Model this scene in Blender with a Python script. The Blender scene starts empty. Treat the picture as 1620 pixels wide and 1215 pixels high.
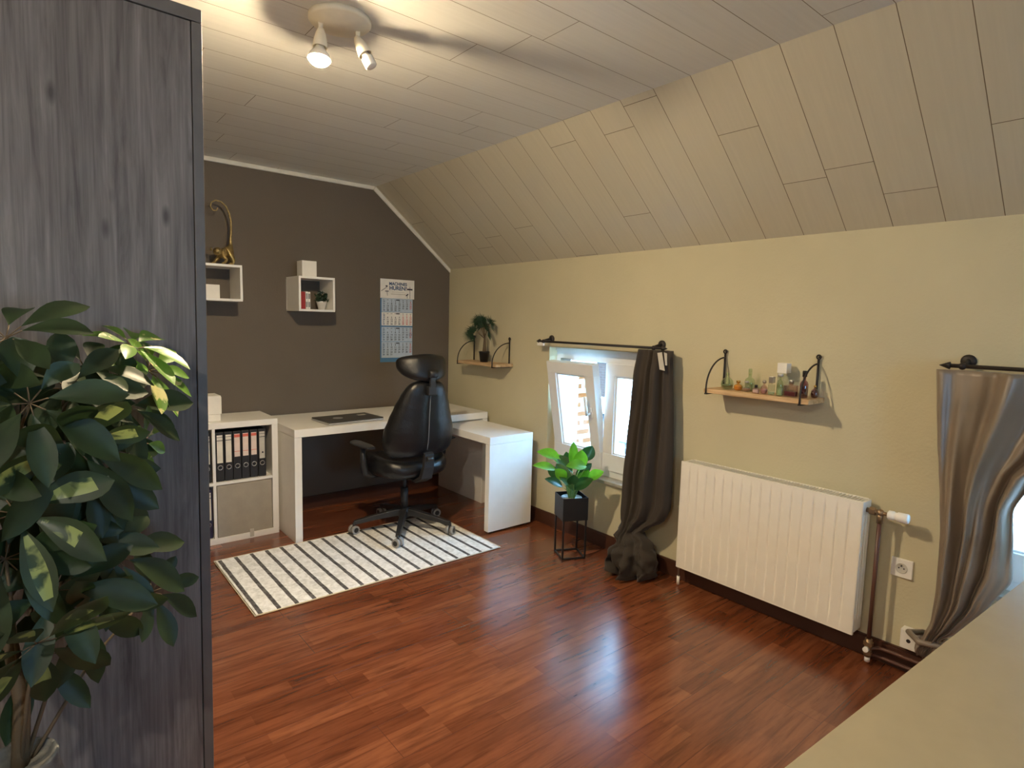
import bpy, bmesh, math, random
from mathutils import Vector, Matrix, noise
random.seed(7)
PI = math.pi
sc = bpy.context.scene
COL = sc.collection
S = 0.69636      # slope foot distance from the right wall
H1, H2 = 1.8708, 2.4462
W0, Y0 = 0.1842, -2.2519
XL, YR = -4.0, -7.0

# ------------------------------------------------------------------ materials
def lin(c):
    return tuple(((v/255)/12.92 if v/255 <= .04045 else ((v/255+.055)/1.055)**2.4) for v in c)
class NT:
    def __init__(s, name):
        s.m = bpy.data.materials.new(name); s.m.use_nodes = True
        s.t = s.m.node_tree; s.t.nodes.clear()
        s.out = s.n('ShaderNodeOutputMaterial')
    def n(s, typ, **kw):
        nd = s.t.nodes.new(typ)
        for k, v in kw.items():
            if k.startswith('_'): setattr(nd, k[1:], v)
            else:
                key = k.replace('__', ' ')
                nd.inputs[key].default_value = v
        return nd
    def l(s, a, b): s.t.links.new(a, b)
    def coord(s, scale=(1,1,1), rot=(0,0,0), loc=(0,0,0)):
        tc = s.n('ShaderNodeTexCoord'); mp = s.n('ShaderNodeMapping')
        mp.inputs['Scale'].default_value = scale; mp.inputs['Rotation'].default_value = rot
        mp.inputs['Location'].default_value = loc
        s.l(tc.outputs['Object'], mp.inputs['Vector']); return mp.outputs['Vector']
    def ramp(s, fac, stops):
        r = s.n('ShaderNodeValToRGB'); e = r.color_ramp.elements
        while len(e) < len(stops): e.new(.5)
        for i, (p, c) in enumerate(stops):
            e[i].position = p; e[i].color = tuple(c)+(1,) if len(c) == 3 else c
        s.l(fac, r.inputs['Fac']); return r.outputs['Color']
    def mix(s, fac, a, b, mode='MIX'):
        m = s.n('ShaderNodeMix', _data_type='RGBA', _blend_type=mode)
        for i, v in ((0, fac), (6, a), (7, b)):
            if hasattr(v, 'default_value') or hasattr(v, 'is_linked'): s.l(v, m.inputs[i])
            else: m.inputs[i].default_value = (tuple(v)+(1,) if (not isinstance(v, (int, float)) and len(v) == 3) else v)
        return m.outputs[2]
    def bump(s, h, strength=.3, dist=.01, normal=None):
        b = s.n('ShaderNodeBump', Strength=strength, Distance=dist)
        s.l(h, b.inputs['Height'])
        if normal is not None: s.l(normal, b.inputs['Normal'])
        return b.outputs['Normal']
    def bsdf(s, color, rough=.5, metal=0, normal=None, spec=.5, coat=0, coatr=.1, sheen=0):
        p = s.n('ShaderNodeBsdfPrincipled', Roughness=rough if isinstance(rough, (int, float)) else .5, Metallic=metal)
        if not isinstance(rough, (int, float)): s.l(rough, p.inputs['Roughness'])
        if isinstance(color, (tuple, list)): p.inputs['Base Color'].default_value = tuple(color)[:3]+(1,)
        else: s.l(color, p.inputs['Base Color'])
        p.inputs['Specular IOR Level'].default_value = spec
        p.inputs['Coat Weight'].default_value = coat; p.inputs['Coat Roughness'].default_value = coatr
        p.inputs['Sheen Weight'].default_value = sheen
        if normal is not None: s.l(normal, p.inputs['Normal'])
        s.l(p.outputs[0], s.out.inputs['Surface']); s.p = p
        return s.m

def plain(name, col, rough=.5, metal=0, bump=0, scale=60, var=.06, spec=.5, coat=0, coatr=.1, sheen=0):
    t = NT(name); v = t.coord()
    nz = t.n('ShaderNodeTexNoise', Scale=scale*.25, Detail=3.0); t.l(v, nz.inputs['Vector'])
    lo = tuple(max(0, c*(1-var)) for c in col); hi = tuple(min(1, c*(1+var)) for c in col)
    c = t.ramp(nz.outputs['Fac'], [(.3, lo), (.7, hi)])
    nrm = None
    if bump:
        n2 = t.n('ShaderNodeTexNoise', Scale=scale, Detail=4.0); t.l(v, n2.inputs['Vector'])
        nrm = t.bump(n2.outputs['Fac'], bump, .004)
    return t.bsdf(c, rough, metal, nrm, spec, coat, coatr, sheen)

def wall_mat(name, col, specks=False, rough=.75):
    t = NT(name); v = t.coord()
    a = t.n('ShaderNodeTexNoise', Scale=1.6, Detail=4.0); t.l(v, a.inputs['Vector'])
    c = t.ramp(a.outputs['Fac'], [(.3, tuple(k*.94 for k in col)), (.7, tuple(min(1,k*1.05) for k in col))])
    if specks:
        vo = t.n('ShaderNodeTexNoise', Scale=5.5, Detail=1.5, Roughness=.5); t.l(v, vo.inputs['Vector'])
        f = t.ramp(vo.outputs['Fac'], [(.80, (0,0,0)), (.81, (.5,.5,.5))])
        c = t.mix(f, c, (.95,.93,.84))
    b = t.n('ShaderNodeTexNoise', Scale=85.0, Detail=5.0); t.l(v, b.inputs['Vector'])
    b2 = t.n('ShaderNodeTexNoise', Scale=6.0, Detail=3.0); t.l(v, b2.inputs['Vector'])
    n1 = t.bump(b2.outputs['Fac'], .25, .02)
    return t.bsdf(c, rough, 0, t.bump(b.outputs['Fac'], .35, .004, n1), .3)

def floor_mat():
    t = NT('cherry_laminate'); v = t.coord()
    br = t.n('ShaderNodeTexBrick', Scale=1.0, _offset=.37, _offset_frequency=2, _squash=1.0)
    br.inputs['Color1'].default_value = (0,0,0,1); br.inputs['Color2'].default_value = (1,1,1,1); br.inputs['Mortar'].default_value = (.5,.5,.5,1)
    br.inputs['Mortar Size'].default_value = 0.0; br.inputs['Brick Width'].default_value = .43; br.inputs['Row Height'].default_value = .0645
    # jitter rows so the strip ends do not line up
    sep = t.n('ShaderNodeSeparateXYZ'); t.l(v, sep.inputs[0])
    m1 = t.n('ShaderNodeMath', _operation='DIVIDE'); t.l(sep.outputs['Y'], m1.inputs[0]); m1.inputs[1].default_value = .0645
    m2 = t.n('ShaderNodeMath', _operation='FLOOR'); t.l(m1.outputs[0], m2.inputs[0])
    wn = t.n('ShaderNodeTexWhiteNoise', _noise_dimensions='1D'); t.l(m2.outputs[0], wn.inputs['W'])
    ad = t.n('ShaderNodeMath', _operation='ADD'); t.l(sep.outputs['X'], ad.inputs[0]); t.l(wn.outputs['Value'], ad.inputs[1])
    cb = t.n('ShaderNodeCombineXYZ'); t.l(ad.outputs[0], cb.inputs['X']); t.l(sep.outputs['Y'], cb.inputs['Y'])
    t.l(cb.outputs[0], br.inputs['Vector'])
    col = t.ramp(br.outputs['Color'], [(0, (.145,.041,.016)), (.35, (.18,.053,.021)), (.7, (.20,.062,.025)), (1, (.24,.080,.033))])
    # grain
    mp = t.n('ShaderNodeMapping'); mp.inputs['Scale'].default_value = (2.2, 26, 1); t.l(cb.outputs[0], mp.inputs['Vector'])
    g = t.n('ShaderNodeTexNoise', Scale=1.6, Detail=6.0, Roughness=.62, Distortion=.6); t.l(mp.outputs[0], g.inputs['Vector'])
    gc = t.ramp(g.outputs['Fac'], [(.34, (.55,.50,.48)), (.5, (1,1,1)), (.68, (1.22,1.25,1.25))])
    col = t.mix(.8, col, gc, 'MULTIPLY')
    bl = t.n('ShaderNodeTexNoise', Scale=2.3, Detail=3.0, Roughness=.6); mp2 = t.n('ShaderNodeMapping'); mp2.inputs['Scale'].default_value = (1.6, 7, 1)
    t.l(v, mp2.inputs['Vector']); t.l(mp2.outputs[0], bl.inputs['Vector'])
    bc = t.ramp(bl.outputs['Fac'], [(.33, (.68,.63,.6)), (.52, (1,1,1))])
    col = t.mix(.8, col, bc, 'MULTIPLY')
    # board seams
    b2 = t.n('ShaderNodeTexBrick', Scale=1.0, _offset=.5, _offset_frequency=2)
    b2.inputs['Mortar Size'].default_value = .0011; b2.inputs['Brick Width'].default_value = 1.29; b2.inputs['Row Height'].default_value = .1935
    b2.inputs['Mortar Smooth'].default_value = .1
    t.l(v, b2.inputs['Vector'])
    col = t.mix(b2.outputs['Fac'], col, (.10,.03,.014))
    inv = t.n('ShaderNodeMath', _operation='SUBTRACT'); inv.inputs[0].default_value = 1; t.l(b2.outputs['Fac'], inv.inputs[1])
    n1 = t.bump(inv.outputs[0], .5, .0015)
    w = t.n('ShaderNodeTexNoise', Scale=3.0, Detail=2.0); t.l(v, w.inputs['Vector'])
    n2 = t.bump(w.outputs['Fac'], .02, .01, n1)
    r = t.n('ShaderNodeTexNoise', Scale=9.0, Detail=5.0); t.l(v, r.inputs['Vector'])
    rr = t.n('ShaderNodeMapRange'); rr.inputs['To Min'].default_value = .235; rr.inputs['To Max'].default_value = .245; t.l(r.outputs['Fac'], rr.inputs['Value'])
    return t.bsdf(col, rr.outputs[0], 0, n2, .6, .35, .27)

def ceil_mat(name, slope):
    t = NT(name); tc = t.n('ShaderNodeTexCoord'); sep = t.n('ShaderNodeSeparateXYZ'); t.l(tc.outputs['Object'], sep.inputs[0])
    cb = t.n('ShaderNodeCombineXYZ')
    if slope:
        mm = t.n('ShaderNodeMath', _operation='MULTIPLY'); t.l(sep.outputs['Z'], mm.inputs[0]); mm.inputs[1].default_value = 1.571
        along = mm.outputs[0]
    else: along = sep.outputs['X']
    ay = t.n('ShaderNodeMath', _operation='SUBTRACT'); t.l(sep.outputs['Y'], ay.inputs[0]); ay.inputs[1].default_value = Y0
    dv = t.n('ShaderNodeMath', _operation='DIVIDE'); t.l(ay.outputs[0], dv.inputs[0]); dv.inputs[1].default_value = W0
    fl = t.n('ShaderNodeMath', _operation='FLOOR'); t.l(dv.outputs[0], fl.inputs[0])
    wn = t.n('ShaderNodeTexWhiteNoise', _noise_dimensions='1D'); t.l(fl.outputs[0], wn.inputs['W'])
    ml = t.n('ShaderNodeMath', _operation='MULTIPLY'); t.l(wn.outputs['Value'], ml.inputs[0]); ml.inputs[1].default_value = 1.2
    ad = t.n('ShaderNodeMath', _operation='ADD'); t.l(along, ad.inputs[0]); t.l(ml.outputs[0], ad.inputs[1])
    t.l(ad.outputs[0], cb.inputs['X']); t.l(ay.outputs[0], cb.inputs['Y'])
    b = t.n('ShaderNodeTexBrick', Scale=1.0, _offset=0.0, _offset_frequency=2)
    b.inputs['Mortar Size'].default_value = .0014; b.inputs['Brick Width'].default_value = 1.3; b.inputs['Row Height'].default_value = W0
    b.inputs['Mortar Smooth'].default_value = .15
    b.inputs['Color1'].default_value = (.74,.73,.685,1); b.inputs['Color2'].default_value = (.78,.77,.72,1); b.inputs['Mortar'].default_value = (.2,.15,.1,1)
    t.l(cb.outputs[0], b.inputs['Vector'])
    nz = t.n('ShaderNodeTexNoise', Scale=1.2, Detail=2.0); mp = t.n('ShaderNodeMapping'); mp.inputs['Scale'].default_value = (2, 60, 60) if not slope else (2, 60, 4)
    t.l(tc.outputs['Object'], mp.inputs['Vector']); t.l(mp.outputs[0], nz.inputs['Vector'])
    c = t.mix(.5, b.outputs['Color'], t.ramp(nz.outputs['Fac'], [(.3, (.93,.93,.93)), (.7, (1.03,1.03,1.03))]), 'MULTIPLY')
    iv = t.n('ShaderNodeMath', _operation='SUBTRACT'); iv.inputs[0].default_value = 1; t.l(b.outputs['Fac'], iv.inputs[1])
    n1 = t.bump(iv.outputs[0], .6, .003)
    n3 = t.bump(nz.outputs['Fac'], .08, .01, n1)
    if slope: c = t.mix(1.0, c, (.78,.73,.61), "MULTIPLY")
    return t.bsdf(c, .36, 0, n3, .5)

def wood_grey():
    t = NT('grey_oak_panel'); v = t.coord(scale=(14, 14, 1.1))
    a = t.n('ShaderNodeTexNoise', Scale=2.2, Detail=7.0, Roughness=.62, Distortion=.9); t.l(v, a.inputs['Vector'])
    c = t.ramp(a.outputs['Fac'], [(.28, (.085,.074,.070)), (.45, (.16,.142,.136)), (.6, (.21,.19,.182)), (.78, (.29,.267,.258))])
    v2 = t.coord(scale=(110, 110, 2.2)); f = t.n('ShaderNodeTexNoise', Scale=1.5, Detail=3.0); t.l(v2, f.inputs['Vector'])
    c = t.mix(.75, c, t.ramp(f.outputs['Fac'], [(.3, (.72,.71,.71)), (.62, (1.1,1.1,1.1))]), 'MULTIPLY')
    v3 = t.coord(scale=(9, 9, 3.2)); k = t.n('ShaderNodeTexVoronoi', Scale=1.25); t.l(v3, k.inputs['Vector'])
    c = t.mix(t.ramp(k.outputs['Distance'], [(.04, (.85,.85,.85)), (.13, (0,0,0))]), c, (.055,.047,.045))
    v4 = t.coord(scale=(3, 3, .8)); q = t.n('ShaderNodeTexNoise', Scale=1.5, Detail=2.0); t.l(v4, q.inputs['Vector'])
    c = t.mix(.6, c, t.ramp(q.outputs['Fac'], [(.35, (.75,.74,.74)), (.65, (1.15,1.15,1.15))]), 'MULTIPLY')
    return t.bsdf(c, .55, 0, t.bump(f.outputs['Fac'], .25, .003), .4)

def wood_pale():
    t = NT('pale_pine_board'); v = t.coord(scale=(30, 3, 40))
    a = t.n('ShaderNodeTexNoise', Scale=1.6, Detail=6.0, Distortion=.8); t.l(v, a.inputs['Vector'])
    c = t.ramp(a.outputs['Fac'], [(.3, (.42,.26,.13)), (.55, (.62,.43,.24)), (.75, (.72,.54,.33))])
    return t.bsdf(c, .6, 0, t.bump(a.outputs['Fac'], .2, .002))

def rug_mat():
    t = NT('striped_rug_pile'); tc = t.n('ShaderNodeTexCoord'); sep = t.n('ShaderNodeSeparateXYZ'); t.l(tc.outputs['Object'], sep.inputs[0])
    wob = t.n('ShaderNodeTexNoise', Scale=14.0, Detail=2.0); t.l(tc.outputs['Object'], wob.inputs['Vector'])
    wm = t.n('ShaderNodeMath', _operation='MULTIPLY_ADD'); t.l(wob.outputs['Fac'], wm.inputs[0]); wm.inputs[1].default_value = .006; t.l(sep.outputs['X'], wm.inputs[2])
    md = t.n('ShaderNodeMath', _operation='MODULO'); ad = t.n('ShaderNodeMath', _operation='ADD'); t.l(wm.outputs[0], ad.inputs[0]); ad.inputs[1].default_value = 10.0 + .0
    t.l(ad.outputs[0], md.inputs[0]); md.inputs[1].default_value = .0875
    lt = t.n('ShaderNodeMath', _operation='LESS_THAN'); t.l(md.outputs[0], lt.inputs[0]); lt.inputs[1].default_value = .021
    ex = t.n('ShaderNodeMath', _operation='ABSOLUTE'); t.l(sep.outputs['X'], ex.inputs[0])
    e2 = t.n('ShaderNodeMath', _operation='LESS_THAN'); t.l(ex.outputs[0], e2.inputs[0]); e2.inputs[1].default_value = .73
    mu = t.n('ShaderNodeMath', _operation='MULTIPLY'); t.l(lt.outputs[0], mu.inputs[0]); t.l(e2.outputs[0], mu.inputs[1])
    n2 = t.n('ShaderNodeTexNoise', Scale=55.0, Detail=4.0); t.l(tc.outputs['Object'], n2.inputs['Vector'])
    n4 = t.n('ShaderNodeTexNoise', Scale=16.0, Detail=3.0); t.l(tc.outputs['Object'], n4.inputs['Vector'])
    wh = t.ramp(n2.outputs['Fac'], [(.35, (.78,.77,.74)), (.6, (.97,.96,.94))])
    wh = t.mix(.6, wh, t.ramp(n4.outputs['Fac'], [(.38, (.84,.84,.83)), (.55, (1,1,1))]), 'MULTIPLY')
    dk = t.ramp(n2.outputs['Fac'], [(.35, (.07,.065,.065)), (.65, (.17,.16,.155))])
    c = t.mix(mu.outputs[0], wh, dk)
    return t.bsdf(c, .95, 0, t.bump(n2.outputs['Fac'], .8, .006), .1)

def brick_mat(name, c1, c2, mortar, bw=.21, rh=.065, ms=.012, axis='y'):
    t = NT(name); tc = t.n('ShaderNodeTexCoord'); sep = t.n('ShaderNodeSeparateXYZ'); t.l(tc.outputs['Object'], sep.inputs[0])
    cb = t.n('ShaderNodeCombineXYZ'); s2 = t.n('ShaderNodeMath', _operation='ADD'); t.l(sep.outputs['X'], s2.inputs[0]); t.l(sep.outputs['Y'], s2.inputs[1])
    t.l(s2.outputs[0], cb.inputs['X']); t.l(sep.outputs['Z'], cb.inputs['Y'])
    b = t.n('ShaderNodeTexBrick', Scale=1.0); t.l(cb.outputs[0], b.inputs['Vector'])
    b.inputs['Color1'].default_value = c1+(1,); b.inputs['Color2'].default_value = c2+(1,); b.inputs['Mortar'].default_value = mortar+(1,)
    b.inputs['Brick Width'].default_value = bw; b.inputs['Row Height'].default_value = rh+ms; b.inputs['Mortar Size'].default_value = ms
    b.inputs['Mortar Smooth'].default_value = .1
    return t.bsdf(b.outputs['Color'], .9, 0, t.bump(b.outputs['Fac'], -.4, .01), .2)

def glass_mat(name, tint=(1,1,1), refl=.08, edge=.5):
    t = NT(name)
    tr = t.n('ShaderNodeBsdfTransparent', Color=tint+(1,)); gl = t.n('ShaderNodeBsdfGlossy', Roughness=.03, Color=(1,1,1,1))
    lw = t.n('ShaderNodeLayerWeight', Blend=.25); mr = t.n('ShaderNodeMapRange'); mr.inputs['To Min'].default_value = refl; mr.inputs['To Max'].default_value = edge
    nz = t.n('ShaderNodeTexNoise', Scale=8.0); t.l(t.coord(), nz.inputs['Vector'])
    t.l(t.bump(nz.outputs['Fac'], .02, .01), gl.inputs['Normal'])
    t.l(lw.outputs['Facing'], mr.inputs['Value']); mx = t.n('ShaderNodeMixShader'); t.l(mr.outputs[0], mx.inputs[0]); t.l(tr.outputs[0], mx.inputs[1]); t.l(gl.outputs[0], mx.inputs[2])
    t.l(mx.outputs[0], t.out.inputs['Surface']); return t.m

def emit_mat(name, col, st):
    t = NT(name); e = t.n('ShaderNodeEmission', Color=tuple(col)+(1,), Strength=st); t.l(e.outputs[0], t.out.inputs['Surface']); return t.m

def leaf_mat(name, base, pale=None, rough=.38, amount=(.5, .58), trans=.25):
    t = NT(name); v = t.coord()
    n = t.n('ShaderNodeTexNoise', Scale=14.0, Detail=3.0); t.l(v, n.inputs['Vector'])
    c = t.ramp(n.outputs['Fac'], [(.3, tuple(k*.7 for k in base)), (.7, tuple(k*1.25 for k in base))])
    if pale:
        n2 = t.n('ShaderNodeTexNoise', Scale=24.0, Detail=3.0, Distortion=.7); t.l(v, n2.inputs['Vector'])
        c = t.mix(t.ramp(n2.outputs['Fac'], [(amount[0], (0,0,0)), (amount[1], (1,1,1))]), c, pale)
    m = t.bsdf(c, rough, 0, t.bump(n.outputs['Fac'], .15, .004), .5)
    tl = t.n('ShaderNodeBsdfTranslucent'); t.l(c, tl.inputs['Color'])
    mx = t.n('ShaderNodeMixShader', Fac=trans); t.l(t.p.outputs[0], mx.inputs[1]); t.l(tl.outputs[0], mx.inputs[2])
    t.l(mx.outputs[0], t.out.inputs['Surface']); return m

def fabric_mat(name, col, rough=.8, sheen=.3, spec=.3):
    t = NT(name); v = t.coord(); w = t.n('ShaderNodeTexNoise', Scale=420.0, Detail=2.0); t.l(v, w.inputs['Vector'])
    n = t.n('ShaderNodeTexNoise', Scale=5.0, Detail=4.0); t.l(v, n.inputs['Vector'])
    c = t.ramp(n.outputs['Fac'], [(.3, tuple(k*.85 for k in col)), (.7, tuple(k*1.12 for k in col))])
    return t.bsdf(c, rough, 0, t.bump(w.outputs['Fac'], .15, .002), spec, 0, .1, sheen)

def leather_mat():
    t = NT('black_leather'); v = t.coord(); w = t.n('ShaderNodeTexVoronoi', Scale=260.0); t.l(v, w.inputs['Vector'])
    n = t.n('ShaderNodeTexNoise', Scale=9.0, Detail=4.0); t.l(v, n.inputs['Vector'])
    n1 = t.bump(n.outputs['Fac'], .3, .02)
    return t.bsdf((.008,.008,.009), .33, 0, t.bump(w.outputs['Distance'], .25, .002, n1), .5)

M = {}
M['floor'] = floor_mat()
M['ceil'] = ceil_mat('painted_ceiling_boards', False)
M['slope'] = ceil_mat('painted_slope_boards', True)
M['cream'] = wall_mat('cream_wall_paint', (.60,.55,.38), True)
M['taupe'] = wall_mat('taupe_wall_paint', (.150,.125,.101))
M['base'] = plain('dark_brown_skirting', (.07,.026,.015), .45, bump=.1)
M['trimw'] = plain('white_cornice_paint', (.82,.79,.70), .5)
M['white'] = plain('white_lacquer', (.9,.89,.86), .38, var=.02)
M['whitem'] = plain('white_carton', (.85,.83,.78), .7, var=.03)
M['pvc'] = plain('white_window_plastic', (.82,.83,.84), .3, var=.02)
M['rad'] = plain('radiator_enamel', (.88,.85,.77), .35, var=.02)
M['steel'] = plain('brushed_steel', (.55,.53,.5), .3, 1)
M['brass'] = plain('worn_brass_fitting', (.32,.22,.13), .4, .8, var=.25)
M['brownpipe'] = plain('brown_painted_pipe', (.11,.045,.03), .4)
M['iron'] = plain('dark_iron', (.028,.022,.02), .5, .3, var=.2)
M['blackm'] = plain('black_powder_coat', (.012,.012,.013), .42)
M['blackp'] = plain('black_plastic', (.02,.02,.021), .42, bump=.1, scale=200)
M['leather'] = leather_mat()
M['seam'] = plain('grey_seam_thread', (.16,.16,.17), .6)
M['greyw'] = plain('grey_caster_tread', (.32,.31,.3), .5)
M['wardrobe'] = wood_grey()
M['warddark'] = plain('dark_grey_edging', (.13,.118,.112), .5, bump=.1, var=.1)
M['pine'] = wood_pale()
M['sill'] = plain('grey_stone_sill', (.4,.37,.32), .55, var=.15)
M['rug'] = rug_mat()
M['rugedge'] = plain('cream_rug_binding', (.72,.66,.52), .9, bump=.4)
M['binder'] = plain('black_binder_board', (.014,.014,.016), .5, bump=.2, scale=150)
M['binderblue'] = plain('dark_blue_binder_board', (.022,.02,.07), .5)
M['label'] = plain('paper_label', (.8,.76,.68), .8, var=.08)
M['labelred'] = plain('red_printed_label', (.72,.16,.12), .8)
M['labelpink'] = plain('pinkish_printed_label', (.82,.68,.62), .8, var=.06)
M['labelgrey'] = plain('grey_paper_label', (.55,.53,.48), .8)
M['insert'] = plain('grey_beige_insert', (.37,.335,.28), .7, bump=.1)
M['gold'] = plain('antique_gold', (.42,.31,.13), .36, .8, bump=.5, scale=130, var=.35)
M['red'] = plain('red_book_cloth', (.32,.02,.02), .6)
M['greybook'] = plain('grey_book_print', (.3,.3,.31), .6)
M['laptop'] = plain('dark_grey_laptop_lid', (.085,.08,.075), .35, .4)
M['silver'] = plain('silver_plastic', (.6,.6,.6), .35, .6)
M['dkcurtain'] = fabric_mat('dark_brown_curtain_cloth', (.045,.036,.029), .75, .12)
M['satin'] = fabric_mat('taupe_satin_cloth', (.235,.185,.14), .38, .08, .6)
M['soil'] = plain('grey_pebble_soil', (.4,.4,.4), .8, bump=1, scale=80, var=.5)
M['stone'] = plain('grey_stoneware', (.15,.15,.14), .85, bump=.7, scale=90, var=.5)
M['trunk'] = plain('brown_plant_stem', (.13,.09,.05), .8, bump=.6)
M['stemg'] = plain('green_plant_stem', (.28,.42,.12), .5)
M['leafdark'] = leaf_mat('dark_green_leaf', (.024,.048,.015), rough=.46)
M['leafvar'] = leaf_mat('variegated_leaf', (.03,.065,.025), (.30,.36,.11), amount=(.40,.50))
M['leaflit'] = leaf_mat('lamplit_lime_leaf', (.13,.27,.035), (.62,.58,.25), amount=(.58,.62))  # lamp light on the right-hand whorls put into a paler green
M['fern'] = leaf_mat('dark_palm_leaf', (.025,.06,.03))
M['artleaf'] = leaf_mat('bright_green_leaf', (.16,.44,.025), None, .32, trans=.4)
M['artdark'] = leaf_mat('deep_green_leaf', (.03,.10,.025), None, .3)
M['lampw'] = plain('cream_lamp_enamel', (.85,.78,.62), .4)
M['bulboff'] = plain('opal_bulb_glass', (.9,.86,.76), .25)
M['bulb'] = emit_mat('lit_bulb', (1.0,.79,.50), 2850.)
M['bulb2'] = emit_mat('lit_neutral_bulb', (1.0,.92,.82), 1300.)
M['glass'] = glass_mat('window_glass')
M['cyl'] = plain('satin_cream_top', (.39,.325,.205), .55, bump=.05, var=.03)
M['papbl'] = plain('blue_calendar_print', (.50,.60,.72), .7)
M['papw'] = plain('white_calendar_print', (.86,.84,.80), .7)
M['papback'] = plain('blue_calendar_card', (.07,.2,.38), .6)
M['ink'] = plain('dark_blue_ink', (.03,.035,.06), .7)
M['inkb'] = plain('navy_ink', (.03,.08,.2), .7)
M['inkr'] = plain('red_ink', (.6,.06,.05), .7)
M['brick'] = brick_mat('orange_brickwork', (.17,.045,.008), (.19,.062,.015), (.30,.26,.20), .21, .055, .02)
M['brickp'] = brick_mat('pale_brickwork', (.10,.075,.065), (.16,.14,.13), (.34,.33,.32), .21, .06, .02)
M['brickr'] = brick_mat('brown_brickwork', (.022,.013,.011), (.028,.018,.014), (.03,.026,.024), .21, .06, .012)
M['slate'] = plain('blue_grey_cladding', (.022,.033,.045), .6)
M['pave'] = plain('pale_paving', (.25,.24,.22), .8, var=.15)
M['treeleaf'] = leaf_mat('garden_tree_leaf', (.016,.040,.016))
M['anth'] = plain('dark_window_pane', (.03,.035,.05), .2)

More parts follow.
